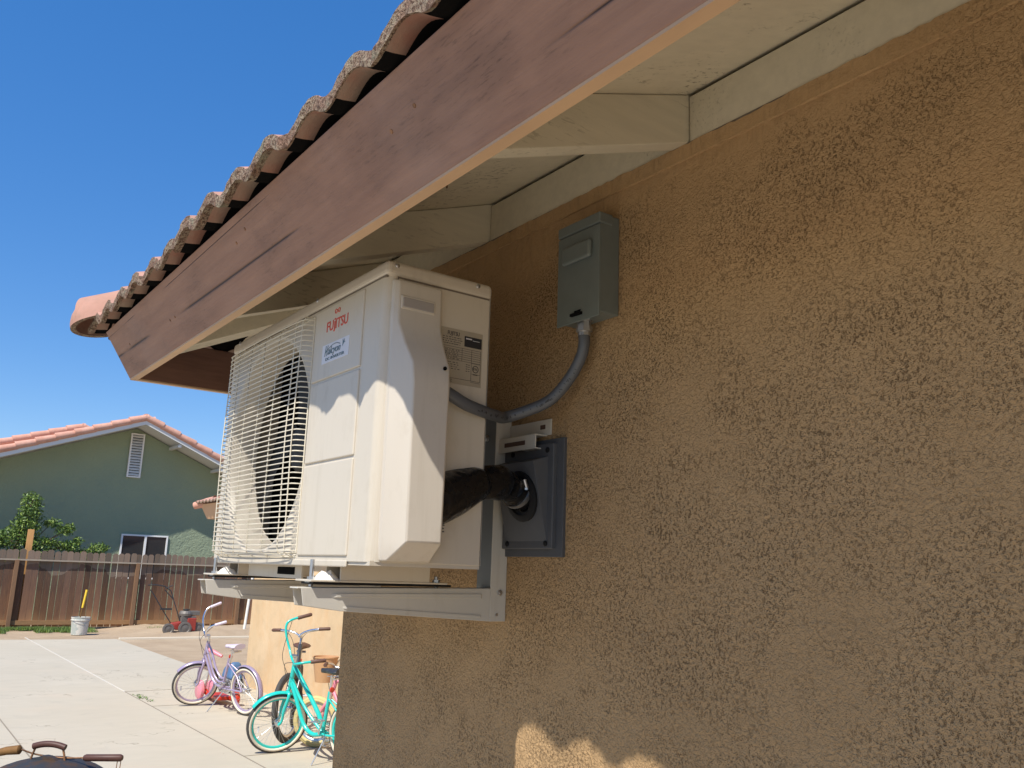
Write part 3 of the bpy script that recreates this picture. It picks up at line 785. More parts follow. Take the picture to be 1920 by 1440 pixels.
for z in (2.0175,2.014): bar(.785,.806,z,.0010)
g.build('printed_table', M['print'], rl)
g = MB(); g.box((x_-.0003,.8295,2.0830),(x_+.0001,.8675,2.1030)); bd = g.build('black_badge', M['print'], rl, bevel=.0008)
g = MB()
for y0, y1, z in ((.8325,.8385,2.0985),(.839,.8455,2.0985),(.8475,.8625,2.0965)): g.box((x_,y0,z-.0012 if y0 < .847 else z-.0004),(x_+.0004,y1,z+.0012 if y0 < .847 else z+.0004))
g.build('badge_lettering', M['sticker'], bd)
g = MB()
for z, a_, b_ in ((1.757,.795,.806),(1.7515,.795,.805),(1.746,.798,.806)): bar(a_, b_, z, .0018)
g.build('small_print', M['print'], ac)
# feet and base rail
for x in (-1.515,-2.055):
    g = MB(); g.box((x-.02,.634,1.6535),(x+.050,.915,1.6570)); g.box((x-.016,.690,1.657),(x-.012,.875,1.6845)); g.box((x+.045,.690,1.657),(x+.049,.875,1.6845))
    ft_ = g.build('foot', M['ac'], ac, bevel=.001)
    g = MB(); g.box((x-.006,.640,1.6490),(x+.046,.925,1.6532)); g.build('rubber_pad', M['seal'], ft_)
g = MB(); g.box((-1.965,.700,1.655),(-1.665,.704,1.684)); fr_ = g.build('base_rail', M['ac'], ac)
g = MB(); g.box((-1.79,.6985,1.662),(-1.70,.7005,1.677)); g.build('rail_slot', M['dark'], fr_, bevel=.003)

# ================================================================== WALL BRACKET
br = thing('wall_bracket', (-1.76,1.06,1.60), 'cream steel wall bracket with two tapering arms carrying the air conditioner', 'bracket')
for k, dx in enumerate((0, -.54)):
    x1 = -1.476+dx; x0 = x1-.040
    g = MB()
    def side_plate(x, t):
        P = [(x,.622,1.643),(x,.628,1.612),(x,.700,1.603),(x,1.024,1.584),(x,1.024,1.648)]
        g.prism(P, (t,0,0))
    side_plate(x1-.002, .002); side_plate(x0, .002)
    g.hexa([(x0+.002,.616,1.641),(x1-.002,.616,1.641),(x1-.002,1.024,1.646),(x0+.002,1.024,1.646),(x0+.002,.616,1.6435),(x1-.002,.616,1.6435),(x1-.002,1.024,1.6485),(x0+.002,1.024,1.6485)])
    arm = g.build('arm', M['bracket'], br, bevel=.0009)
    g = MB(); g.hexa([(x1-.001,.675,1.632),(x1+.0022,.69,1.6335),(x1+.0022,1.000,1.6365),(x1-.001,1.005,1.6365),(x1-.001,.675,1.626),(x1+.0022,.69,1.6275),(x1+.0022,1.000,1.6285),(x1-.001,1.005,1.6285)])
    g.add([(x1-.001,.70,1.612),(x1+.0018,.71,1.611),(x1+.0018,1.0,1.5955),(x1-.001,1.005,1.5945),(x1-.001,.70,1.608),(x1+.0018,.71,1.6075),(x1+.0018,1.0,1.592),(x1-.001,1.005,1.591)], [(0,1,2,3),(4,7,6,5),(1,5,6,2),(0,4,5,1),(2,6,7,3)])
    g.build('pressed_rib', M['bracket'], arm)
    g = MB(); pz = 2.005
    g.box((x1-.003,1.024,1.584),(x1,YW-.001,pz)); po = g.build('post', M['bracket'], br, bevel=.0009)
    g = MB(); g.box((x0-.012,1.0245,1.60),(x1-.0035,1.0275,pz)); g.build('post_face', M['post_shade_grey'], po)
    for (yv, zv) in ((1.046,1.640),(1.040,1.597)):
        g = MB(); g.lathe((x1,yv,zv), (1,0,0), [(.0055,0),(.0055,.0025),(.003,.003),(.003,.005),(0,.005)] if zv > 1.6 else [(.003,0),(.003,.0012),(0,.0012)], 10); g.build('bolt', M['steel'], po)
    g = MB(); g.lathe((x0+.008,1.024,1.955), (0,-1,0), [(.007,0),(.007,.003),(.004,.004),(.004,.008),(0,.008)], 10); g.build('bolt', M['steel'], po)
    for yv in (.646,.905):
        g = MB(); xm = (x0+x1)/2+.004
        zt_ = 1.692 if yv < .7 else 1.668
        g.tube([(xm,yv,1.645),(xm,yv,zt_)], .0040, 10); g.lathe((xm,yv,1.660), (0,0,1), [(.011,-.008),(.011,-.006),(.0075,-.006),(.0075,.002),(.004,.002)], 6)
        g.build('mounting_bolt', M['steel'], arm)
    # crumpled white caulk blob at the foot
    g = MB(); c0 = V(((x0+x1)/2+.010,.672,1.6565)); rnd = random.Random(k+2)
    for i in range(7):
        for j in range(7):
            e = sin(pi*i/6)*sin(pi*j/6); g.v.append(c0+V(((i-3)*.005,(j-3)*.0075,e*.016*rnd.uniform(.5,1.4))))
    for i in range(6):
        for j in range(6): a = i*7+j; g.f.append((a,a+7,a+8,a+1)); g.mi.append(0)
    g.build('packing', M['towel'], arm, smooth=30)
g = MB()
g.box((-2.20,YW-.004,1.950),(-1.338,YW-.001,1.982)); g.box((-2.19,YW-.030,1.948),(-1.352,YW-.001,1.9505)); g.box((-2.19,YW-.032,1.921),(-1.352,YW-.029,1.9505)); g.box((-1.40,YW-.030,1.921),(-1.352,YW-.001,1.9235))
cb = g.build('crossbar', M['bracket'], br, bevel=.0009)
g = MB(); g.box((-1.455,YW-.0330,1.931),(-1.385,YW-.0315,1.940)); g.build('slot', M['slotc'], cb, bevel=.0025)
g = MB(); g.box((-1.372,YW-.0052,1.963),(-1.356,YW-.0035,1.972)); g.build('slot', M['slotc'], cb, bevel=.0008)

# ================================================================== WALL FLASHING + PIPE WRAP
fl = thing('wall_flashing', (-1.385,YW,1.71), 'charcoal square pipe flashing plate with sloped hood screwed to the stucco wall', 'wall plate')
g = MB(); g.box((-1.480,YW-.007,1.712),(-1.292,YW+.002,1.940)); g.build('back_plate', M['plate'], fl, bevel=.001)
g = MB(); yb = YW-.007
g.box((-1.474,yb-.010,1.727),(-1.312,yb+.001,1.930)); g.build('cover_plate', M['plate'], fl, bevel=.002)
g = MB(); yc = yb-.010
xL, xR, zB_, zT_ = -1.462, -1.328, 1.742, 1.905
g.hexa([(xL,yc,zB_),(xR,yc,zB_),(xR,yc+.001,zB_),(xL,yc+.001,zB_),(xL+.004,yc-.034,zT_-.012),(xR-.004,yc-.034,zT_-.012),(xR,yc+.001,zT_),(xL,yc+.001,zT_)])
hood = g.build('hood', M['plate'], fl, bevel=.003)
for (x, z) in ((-1.330,1.917),(-1.445,1.917),(-1.330,1.737),(-1.455,1.737)):
    g = MB(); g.lathe((x,yc,z), (0,-1,0), [(.0055,0),(.0055,.002),(.003,.003),(0,.003)], 12); g.build('screw', M['seal'], fl)
hn = V((0,-.98,-.2)).normalized(); hcn = V((-1.385,yc-.020,1.828))
g = MB(); g.lathe(hcn, hn, [(.050,-.012),(.050,.004),(.042,.008),(.036,.008)], 28); g.build('rubber_collar', M['seal'], fl, smooth=40)
pw = thing('pipe_wrap', (-1.33,.9,1.80), 'black wrapped pipe bundle running from the unit cover into the wall flashing', 'pipe')
pts = [(-1.313,.740,1.795),(-1.314,.785,1.800),(-1.318,.825,1.815),(-1.326,.865,1.832),(-1.338,.900,1.842),(-1.352,.945,1.846),(-1.370,.985,1.842),(-1.384,1.02,1.832),(-1.386,1.04,1.828)]
rad = [.046,.046,.042,.036,.031,.034,.029,.031,.031]
P2 = []; R2 = []
for i in range(len(pts)-1):
    for k in range(5):
        t = k/5; P2.append(V(pts[i]).lerp(V(pts[i+1]), t)); R2.append(rad[i]*(1-t)+rad[i+1]*t-(.0055 if (i, k) in ((3, 4), (5, 2)) else .002 if (i, k) in ((4, 0), (3, 3), (5, 3), (5, 1), (6, 4)) else 0))
P2.append(V(pts[-1])); R2.append(rad[-1])
g = MB(); g.tube(P2, R2, 24)
rnd = random.Random(4)
for v in g.v: v += V((rnd.uniform(-1,1),rnd.uniform(-1,1),rnd.uniform(-1,1)))*.0002
g.build('wrap_sleeve', M['wrap'], pw, smooth=70)
g = MB(); cdir = (V(pts[7])-V(pts[6])).normalized(); cc = V(pts[6]).lerp(V(pts[7]), .7)
g.lathe(cc, cdir, [(.0305,-.005),(.0330,-.005),(.0330,.005),(.0305,.005)], 32); cl = g.build('hose_clamp', M['steel'], pw, smooth=40)
g = MB(); sc = cc+V((.030,0,.012)); g.tube([sc-V((0,-.002,.006)), sc+V((0,-.004,.010))], .0042, 10); g.lathe(sc+V((.001,0,-.006)), (0,0,-1), [(.005,0),(.005,.004),(0,.004)], 6); g.build('clamp_screw', M['steel'], cl)

# ================================================================== DISCONNECT BOX + CONDUIT
bx = thing('disconnect_box', (-1.207,1.039,2.15), 'grey metal electrical disconnect box with pull-handle bump, fixed high on the stucco wall', 'electrical box')
X0, X1, Y0, Y1, Z0, Z1 = -1.268, -1.148, 1.012, YW-.0005, 2.152, 2.345
g = MB(); g.box((X0,Y0+.004,Z0),(X1,Y1,Z1)); body = g.build('enclosure', M['box'], bx, bevel=.002)
g = MB(); g.box((X0-.001,Y0,Z0-.008),(X1+.001,Y0+.0035,Z1-.022)); door = g.build('cover', M['box'], bx, bevel=.0015)
g = MB(); g.box((X0+.020,Y0-.010,2.262),(X1-.018,Y0+.001,2.298)); g.build('pull_bump', M['box'], door, bevel=.008, seg=4)
g = MB(); g.box((X0-.002,Y0-.001,Z1-.020),(X1+.002,Y1-.018,Z1+.002)); g.build('rain_hood', M['box'], bx, bevel=.003)
g = MB(); g.box((X0+.045,Y0-.006,Z0+.004),(X1-.045,Y0+.001,Z0+.009)); g.box((X0+.052,Y0-.001,Z0+.012),(X1-.050,Y0+.0005,Z0+.0145)); g.build('hasp', M['dark'], door)
cn = thing('flexible_conduit', (-1.215,1.02,2.14), 'grey flexible electrical conduit looping from the disconnect box to the air conditioner', 'conduit')
xc = -1.214; ycn = 1.035
g = MB(); g.lathe((xc,ycn,2.156), (0,0,-1), [(.0165,0),(.0165,.006),(.0135,.007),(.0135,.016),(.0155,.016),(.0155,.026),(.012,.028),(.012,.034)], 8); g.build('connector', M['steel'], cn, smooth=30)
cp = [(-1.214,1.035,2.125),(-1.214,1.035,2.105),(-1.222,1.034,2.08),(-1.245,1.028,2.045),(-1.275,1.016,2.012),(-1.303,1.0,1.994),(-1.345,.955,1.972),(-1.318,.91,1.966),(-1.298,.865,1.966),(-1.290,.825,1.972),(-1.285,.785,1.985),(-1.288,.750,2.00)]
def cr(P, k=6):
    P = [V(p) for p in P]; P = [2*P[0]-P[1]]+P+[2*P[-1]-P[-2]]; out = []
    for i in range(1, len(P)-2):
        for j in range(k):
            t = j/k; a, b, c, d = P[i-1], P[i], P[i+1], P[i+2]
            out.append(.5*((2*b)+(c-a)*t+(2*a-5*b+4*c-d)*t*t+(3*b-a-3*c+d)*t**3))
    out.append(P[-2]); return out
g = MB(); g.tube(cr(cp), .0112, 14); g.build('conduit_hose', M['conduit'], cn, smooth=60)
g = MB(); PP = cr(cp, 24); rnd = random.Random(6); camp = V((0,0,CAM_H)); i = 60
while i < len(PP)-60:
    if rnd.random() < .72:
        t_ = (PP[i+1]-PP[i]).normalized(); v_ = (camp-PP[i]).normalized(); n_ = (v_-t_*v_.dot(t_)).normalized(); b_ = t_.cross(n_); up_ = rnd.uniform(-.002,.002)
        c_ = PP[i]+n_*.0113; L_ = rnd.uniform(.0006,.0016); hgt = rnd.uniform(.0012,.0026)
        g.add([c_+b_*(hgt+up_)-t_*L_, c_+b_*(hgt+up_)+t_*L_, c_+b_*(-hgt+up_)+t_*L_*.6, c_+b_*(-hgt+up_)-t_*L_], [(0,1,2,3)])
    i += rnd.choice((1,1,2,2,5))
g.build('printed_marking', M['print'], cn)

# ================================================================== FENCE
FX = -24.05
fence = thing('wooden_fence', (FX,5,0), 'weathered brown dog-eared board fence with timber posts and rails at the yard end', 'fence')
g = MB(); y = -10.0; rnd = random.Random(11)
while y < 16:
    wd = rnd.uniform(.128,.142); h = 1.84+rnd.uniform(-.02,.02); t = .016; x = FX+rnd.uniform(-.006,.006); ln = rnd.uniform(-.004,.004)
    e = .035
    g.prism([(x,y,.04),(x,y+wd,.04),(x,y+wd+ln*3,h-e),(x,y+wd-e+ln*3,h),(x,y+e+ln*3,h),(x,y+ln*3,h-e)], (t,0,0))
    y += wd+rnd.choice((.003,.006,.010,.016,.022))
g.build('fence_boards', M['fence'], fence)
for (z0, z1, m_) in ((1.585,1.62,'rail_grey'),(.10,.20,'rail')):
    g = MB(); g.box((FX+.018,-10,z0),(FX+(.10 if z0 > 1 else .055),16,z1)); g.build('rail', M[m_], fence)
for yy in (-7.6,-5.0,-2.4,.15,2.93,5.66,8.32,11.0):
    g = MB(); g.box((FX+.02,yy-.045,0),(FX+.115,yy+.045,1.60)); g.build('post', M['post'], fence, bevel=.004)
stk = MB(); stk.box((FX-.25,3.10,0),(FX-.21,3.24,2.33)); tag(stk.build('timber_stake', M['stake'], bevel=.003), 'orange timber board standing upright behind the fence beside the leafy tree', 'board')

# curb and pipe
g = MB(); g.box((-20.76,4.68,-.02),(-20.70,9,.035)); tag(g.build('garden_edging', M['whitewall'], bevel=.01), 'pale edging strip lying on the bare dirt behind the bikes', 'edging')
g = MB(); px_, py_ = -22.0, 7.87
g.tube(cr([(px_,py_+.12,1.75),(px_,py_+.07,1.1),(px_,py_+.01,.25),(px_,py_+.0,.10),(px_,py_+.06,.05),(px_,py_+.4,.05),(px_,py_+1.2,.05)],4), .035, 10)
tag(g.build('drain_pipe', M['pvc'], smooth=60), 'white plastic pipe rising from the dirt beside the fence and bending right', 'pipe')

# ================================================================== GRASS STRIP
def blades(rects, n, seed, hmax=.10):
    g = MB(); rnd = random.Random(seed)
    for _ in range(n):
        x0, x1, y0, y1 = rnd.choice(rects); x = rnd.uniform(x0,x1); y = rnd.uniform(y0,y1); h = rnd.uniform(.3,1)*hmax; a = rnd.uniform(0,pi); wv = .008
        dx, dy = cos(a)*wv, sin(a)*wv; lx, ly = rnd.uniform(-.04,.04), rnd.uniform(-.04,.04)
        g.add([(x-dx,y-dy,0),(x+dx,y+dy,0),(x+lx,y+ly,h)], [(0,1,2)])
    return g
def patches(seed, n, x0, x1, y0, y1):
    r = random.Random(seed); return [(x:=r.uniform(x0,x1), x+r.uniform(.2,.6), y:=r.uniform(y0,y1), y+r.uniform(.2,.7)) for _ in range(n)]
g = blades(patches(1,16,-23.95,-23.1,-4,4.6)+patches(2,10,-23.9,-23.2,2.4,4.6)+[(-23.9,-23.3,5.9,6.3)]+patches(3,6,-23.8,-23.3,7.0,7.7), 15000, 4)
tag(g.build('grass', M['grass']), 'patchy green grass growing along the foot of the fence', 'grass', kind='stuff')
g = blades([(-12.3,-11.9,3.02,3.12),(-12.0,-11.6,3.05,3.12)], 90, 9, .018); tag(g.build('weeds', M['grass']), 'thin weeds in the patio joint beside the lavender bicycle', 'weeds', kind='stuff')

# ================================================================== GREEN HOUSE
GX = -27.2; GE = -26.15
gh = thing('green_house', (GX,6,0), 'green stucco gable house with salmon barrel tiles and white louvred vent beyond the fence', 'house')
AP = (5.93, 5.486); SLG = .372; SRG = .436
zl_ = lambda y: AP[1]+(y-AP[0])*SLG if y < AP[0] else AP[1]-(y-AP[0])*SRG
yL, yR = -1.8, 12.6
g = MB(); g.prism([(GX,yL+.8,0),(GX,yR-.8,0),(GX,yR-.8,zl_(yR-.8)),(GX,AP[0],AP[1]),(GX,yL+.8,zl_(yL+.8))], (-.2,0,0)); g.build('wall', M['green'], gh)
def rake(ya, yb, xo, xi, z_off, th_, m_, nm, apex=AP):
    g = MB(); za = zl_(ya)+z_off; zb = zl_(yb)+z_off
    g.hexa([(xo,ya,za),(xo,yb,zb),(xi,yb,zb),(xi,ya,za),(xo,ya,za+th_),(xo,yb,zb+th_),(xi,yb,zb+th_),(xi,ya,za+th_)]); return g.build(nm, M[m_], gh)
rake(yL,AP[0],GE,GE-.04,0,.17,'greytrim','rake_board'); rake(AP[0],yR,GE,GE-.04,0,.17,'greytrim','rake_board')
rake(yL,AP[0],GE-.04,-40,.03,.12,'greytrim','roof_deck'); rake(AP[0],yR,GE-.04,-40,.03,.12,'greytrim','roof_deck')
def barrels(x, ya, yb, zf, L_=.46, r=.10, nm='rake_tile', par=None):
    g = MB(); s_ = 1 if yb > ya else -1; n_ = round(abs(yb-ya)/L_); L_ = abs(yb-ya)/n_
    for i in range(n_):
        y0 = ya+s_*i*L_; y1 = y0+s_*(L_+.06)
        g.tube([(x,y0,zf(y0)+.02),(x,y1,zf(y1)-.012)], [r*1.06,r*.90], 14)
    return g.build(nm, M['tile_far'], par or gh, smooth=50)
barrels(GE-.02, yL, AP[0], lambda y: AP[1]+(y-AP[0])*SLG+.205)
barrels(GE-.02, yR, AP[0], lambda y: AP[1]-(y-AP[0])*SRG+.205)
g = MB(); g.tube([(GE-.05,AP[0],AP[1]+.20),(-40,AP[0],AP[1]+.20)], .12, 12); g.build('ridge_tile', M['tile_far'], gh, smooth=50)
# roof tile surfaces
tile_roof('gr', gh, (GE-.1,yL,zl_(yL)+.10), (-1,0,0), (0,1,0), 8, 20, SLG, pitch=.30, amp=.07, run=.40, sub=6, jit=0, rough_edge=False, name='roof_tiles', mats=[M['tile_far']]*4)
# further wing of the roof, seen over the left rake
x2 = -28.5; ap2 = (4.70,5.55)
z2_ = lambda y: ap2[1]+(y-ap2[0])*.343
barrels(x2, -.7, ap2[0], lambda y: z2_(y), nm='upper_rake_tile')
barrels(x2, ap2[0]+1.5, ap2[0], lambda y: ap2[1]-(y-ap2[0])*.5, nm='upper_rake_tile')
g = MB(); g.hexa([(x2,-.7,z2_(-.7)-.7),(x2,ap2[0],ap2[1]-.7),(-40,ap2[0],ap2[1]-.7),(-40,-.7,z2_(-.7)-.7),(x2,-.7,z2_(-.7)-.02),(x2,ap2[0],ap2[1]-.02),(-40,ap2[0],ap2[1]-.02),(-40,-.7,z2_(-.7)-.02)]); g.build('upper_roof_deck', M['tile_far'], gh)
for y in (6.9,8.2,9.4):
    g = MB(); g.box((GX+.0,y,zl_(y)-.12),(GE-.05,y+.09,zl_(y)-.04)); g.build('outlooker', M['greytrim'], gh)
# vent
vy0, vy1, vz0, vz1 = 5.785, 6.165, 4.04, 5.33
g = MB(); x = GX+.05
for a, b in (((x-.04,vy0,vz0),(x+.03,vy0+.04,vz1)),((x-.04,vy1-.04,vz0),(x+.03,vy1,vz1)),((x-.04,vy0+.04,vz1-.04),(x+.03,vy1-.04,vz1)),((x-.04,vy0+.04,vz0),(x+.03,vy1-.04,vz0+.04))): g.box(a, b)
vent = g.build('gable_vent', M['white'], gh)
g = MB(); N_ = 15
for i in range(N_):
    z = vz0+.06+i*(vz1-vz0-.10)/N_; g.prism([(x-.04,vy0+.04,z+.055),(x+.025,vy0+.04,z),(x+.025,vy0+.04,z+.012),(x-.04,vy0+.04,z+.067)], (0,vy1-vy0-.08,0))
g.build('louvre', M['white'], vent)
g = MB(); g.box((x-.045,vy0+.03,vz0+.03),(x-.041,vy1-.03,vz1-.03)); g.build('vent_void', M['dark'], vent)
def window(y0, y1, z0, z1, mull):
    g = MB(); x = GX; f = .045
    for a, b in (((x,y0,z0),(x+.05,y0+f,z1)),((x,y1-f,z0),(x+.05,y1,z1)),((x,y0+f,z1-f),(x+.05,y1-f,z1)),((x,y0+f,z0),(x+.05,y1-f,z0+f)),((x,mull-.03,z0+f),(x+.055,mull+.03,z1-f))): g.box(a, b)
    wn = g.build('window', M['white'], gh)
    g = MB(); g.box((x-.01,y0+.02,z0+.02),(x+.02,y1-.02,z1-.02)); g.build('pane', M['glass'], wn)
window(5.86,7.16,1.15,2.41,6.53)
window(1.2,2.62,1.3,2.42,1.9)

# ================================================================== TREE
tr = thing('leafy_tree', (-25.3,2.9,0), 'bright green leafy young tree rising behind the fence in front of the green house', 'tree')
rnd = random.Random(21)
g = MB(); g.tube(cr([(-25.3,2.9,0),(-25.28,2.88,.8),(-25.3,2.95,1.6),(-25.3,3.1,2.4),(-25.3,3.25,3.1)]), [.06-.0019*i for i in range(25)], 8)
clumps = [((-25.3,3.22,3.02),(.22,.25,.30)),((-25.3,3.22,2.7),(.3,.30,.25)),((-25.3,3.15,2.4),(.3,.38,.22)),((-25.3,3.75,2.55),(.16,.22,.11)),((-25.3,4.05,2.37),(.16,.24,.12)),((-25.3,4.2,2.45),(.08,.14,.10)),
          ((-25.3,2.9,2.1),(.35,.50,.25)),((-25.3,3.6,2.02),(.3,.42,.18)),((-25.3,4.2,1.98),(.22,.25,.14)),((-25.3,4.4,2.1),(.12,.12,.14)),((-25.3,4.95,1.95),(.2,.25,.14)),((-25.3,2.4,2.0),(.3,.3,.3)),((-25.3,3.3,1.6),(.4,.6,.3)),((-25.3,4.6,1.7),(.3,.5,.25))]
for c, r in clumps: g.tube([(-25.3,2.95,1.4),((c[0]-25.3)/2,(c[1]+2.95)/2,(c[2]+1.5)/2),c], [.03,.018,.006], 6)
g.build('trunk', M['bark'], tr, smooth=60)
g = MB()
for c, r in clumps:
    n_ = int(5200*(r[0]*r[1]*r[2])**.667*2.2)
    for _ in range(n_):
        d = V((rnd.gauss(0,1),rnd.gauss(0,1),rnd.gauss(0,1))).normalized()*rnd.uniform(.25,1.12)**.6
        p = V(c)+V((d.x*r[0],d.y*r[1],d.z*r[2])); L_ = rnd.uniform(.05,.10); a = V((rnd.gauss(0,1),rnd.gauss(0,1),rnd.gauss(-.3,1))).normalized(); b = a.cross(V((rnd.gauss(0,1),rnd.gauss(0,1),rnd.gauss(0,1)))).normalized()*L_*.20
        g.add([p, p+a*L_*.5+b, p+a*L_, p+a*L_*.5-b], [(0,1,2,3)])
g.build('crown', M['leaf'], tr)

# ================================================================== BUCKET / TOOL / EDGER
bk = thing('paint_bucket', (-22.2,4.15,0), 'paint-splattered white bucket standing on the grass in front of the fence', 'bucket')
g = MB(); g.lathe((-22.2,4.15,0), (0,0,1), [(0,0),(.165,0),(.185,.30),(.20,.31),(.20,.33),(.19,.34),(.20,.37),(.20,.385),(.188,.385),(.165,.02),(0,.02)], 28); g.build('pail', M['bucket'], bk, smooth=30)
g = MB(); g.tube([(-22.2+.19*cos(a),4.15+.195*sin(a),.36-.10*abs(sin(a*1.0+0))*0-.12*cos(a)) for a in [pi*i/12-pi/2 for i in range(13)]], .004, 6); g.build('bail_handle', M['steel'], bk)
tl = thing('yellow_handled_tool', (-22.25,4.14,.02), 'long yellow-handled tool standing in the white bucket', 'tool')
g = MB(); g.tube([(-22.25,4.12,.03),(-22.28,4.17,.60)], .012, 8); g.build('shaft', M['handleworn'], tl)
g = MB(); g.tube([(-22.28,4.17,.58),(-22.31,4.22,.98)], [.022,.026], 10); g.build('grip', M['yellow'], tl, smooth=50)

ed = thing('lawn_edger', (-21.9,6.35,0), 'small red petrol lawn edger with black engine and tall handle parked on the dirt', 'lawn edger')
ex, ey = -21.9, 6.2
def wheel_simple(c, r, wd, nm='wheel', axis=(1,0,0), par=ed):
    g = MB(); g.lathe(V(c)-V(axis)*wd/2, axis, [(0,0),(r*.3,0),(r*.62,.012),(r*.7,0),(r,.004),(r,wd-.004),(r*.7,wd),(r*.6,wd-.012),(0,wd)], 20); return g.build(nm, M['engine'], par, smooth=30)
for c in ((ex+.12,ey-.22,.13),(ex+.18,ey+.14,.15),(ex+.10,ey+.47,.14),(ex-.2,ey+.45,.14)): wheel_simple(c, c[2], .06)
g = MB(); g.hexa([(ex-.14,ey-.20,.14),(ex+.10,ey-.20,.14),(ex+.10,ey+.05,.10),(ex-.14,ey+.05,.10),(ex-.12,ey-.16,.26),(ex+.08,ey-.16,.26),(ex+.10,ey+.08,.30),(ex-.14,ey+.08,.30)])
g.box((ex-.14,ey+.20,.09),(ex+.16,ey+.40,.38)); g.box((ex-.12,ey+.05,.13),(ex+.08,ey+.2,.17)); g.build('deck', M['red'], ed, bevel=.015)
g = MB(); g.box((ex-.12,ey+.06,.28),(ex+.12,ey+.40,.42)); g.lathe((ex,ey+.18,.42), (0,0,1), [(0,0),(.15,0),(.16,.06),(.13,.12),(.05,.13),(.05,.16),(0,.16)], 18); g.box((ex-.10,ey+.24,.44),(ex+.10,ey+.48,.54)); g.build('engine', M['engine'], ed, bevel=.01)
g = MB(); g.lathe((ex+.02,ey+.18,.56), (0,0,1), [(0,0),(.08,0),(.08,.02),(0,.03)], 14); g.build('fuel_cap', M['black'], ed)
g = MB()
g.tube([(ex,ey-.12,.22),(ex,ey-.36,.55),(ex+.02,ey-.62,.92),(ex+.02,ey-.70,1.02)], .012, 8)
g.tube([(ex,ey+.06,.30),(ex,ey-.04,.55),(ex-.02,ey-.14,.80),(ex-.02,ey-.36,1.02)], .012, 8)
g.tube([(ex+.02,ey-.76,1.12),(ex+.02,ey-.58,1.13),(ex,ey-.38,1.10),(ex-.02,ey-.22,1.00),(ex-.02,ey-.14,.80)], .014, 8)
g.tube([(ex,ey-.36,1.05),(ex,ey-.20,1.12)], .012, 8); g.box((ex-.03,ey-.42,.56),(ex+.03,ey-.16,.60)); g.build('handle', M['black'], ed, smooth=50)

# ================================================================== KETTLE GRILL
gr = thing('kettle_grill', (-4.345,.757,0), 'weathered grey kettle grill with dark wooden handles on the lid and sides', 'grill')
gc = V((-4.345,.757,0)); GR = .285
g = MB(); prof = [(GR+.006,.675),(GR+.006,.693),(GR,.695)]
for k in range(1, 13): a = k/12*pi/2; prof.append((GR*cos(a), .695+.150*sin(a)))
g.lathe(gc, (0,0,1), prof, 40); lid = g.build('lid', M['kettle'], gr, smooth=40)
g = MB(); prof = []
for k in range(0, 10): a = k/9*pi/2; prof.append((GR*cos(a)+.001, .675-.21*sin(a)))
g.lathe(gc, (0,0,1), prof, 40); g.build('bowl', M['kettle'], gr, smooth=40)
for a in (.5, 2.6, 4.7):
    g = MB(); g.tube([gc+V((.17*cos(a),.17*sin(a),.5)), gc+V((.30*cos(a),.30*sin(a),0))], .013, 8); g.build('leg', M['silver'], gr)
# lid handle: bracket + wooden grip, across the view
ax_ = V((.62,.78,0)).normalized(); hz = .818
g = MB()
base = gc+V((0,0,hz)); sh = V((0,0,.022)); g.prism([base+sh+ax_*(-.078+.156*i/8)+V((0,0,-.014+.034*sin(pi*i/8))) for i in range(9)], V((ax_.y,-ax_.x,0))*.030); g.build('heat_shield', M['kettle'], lid)
hl = None
for s_ in (-1, 1):
    g = MB(); g.tube(cr([base+ax_*.078*s_+V((0,0,-.02)), base+ax_*.072*s_+V((0,0,.03)), base+ax_*.060*s_+V((0,0,.068))],3), .0045, 8)
    hl = g.build('handle_bracket', M['rust'], lid, smooth=50)
g = MB(); g.tube(cr([base+ax_*s_*.070+V((0,0,.072+.012*(1-s_*s_))) for s_ in (-1,-.6,-.2,.2,.6,1)],4), .013, 12); g.build('handle_grip', M['handlewood'], lid, smooth=60)
rodc = gc+V((-.03,.0,.848))
for s_, m_, c, c2 in ((1,'handlewood',V((-4.250,.879,.853)),V((-4.153,1.012,.858))), (-1,'handleworn',V((-4.401,.659,.879)),V((-4.478,.560,.855)))):
    g = MB(); g.tube(cr([rodc, rodc.lerp(c,.5)+V((0,0,-.004)), c],4), .0035, 6); hk = g.build('side_handle', M['rust'], gr, smooth=50)
    g = MB(); g.tube([c, c.lerp(c2,.06), c.lerp(c2,.5)+V((0,0,.0 if s_ > 0 else .004)), c.lerp(c2,.94), c2], [.010,.0145,.0145,.0150,.010] if s_ > 0 else [.010,.019,.017,.014,.010], 12); g.build('grip', M[m_], hk, smooth=50)
    if s_ > 0:
        for q in (.88,.97): g = MB(); pq = c.lerp(c2,q); g.tube([pq, pq+V((-.004,-.004,-.10))], .0018, 5); g.build('wire', M['rust'], hk)

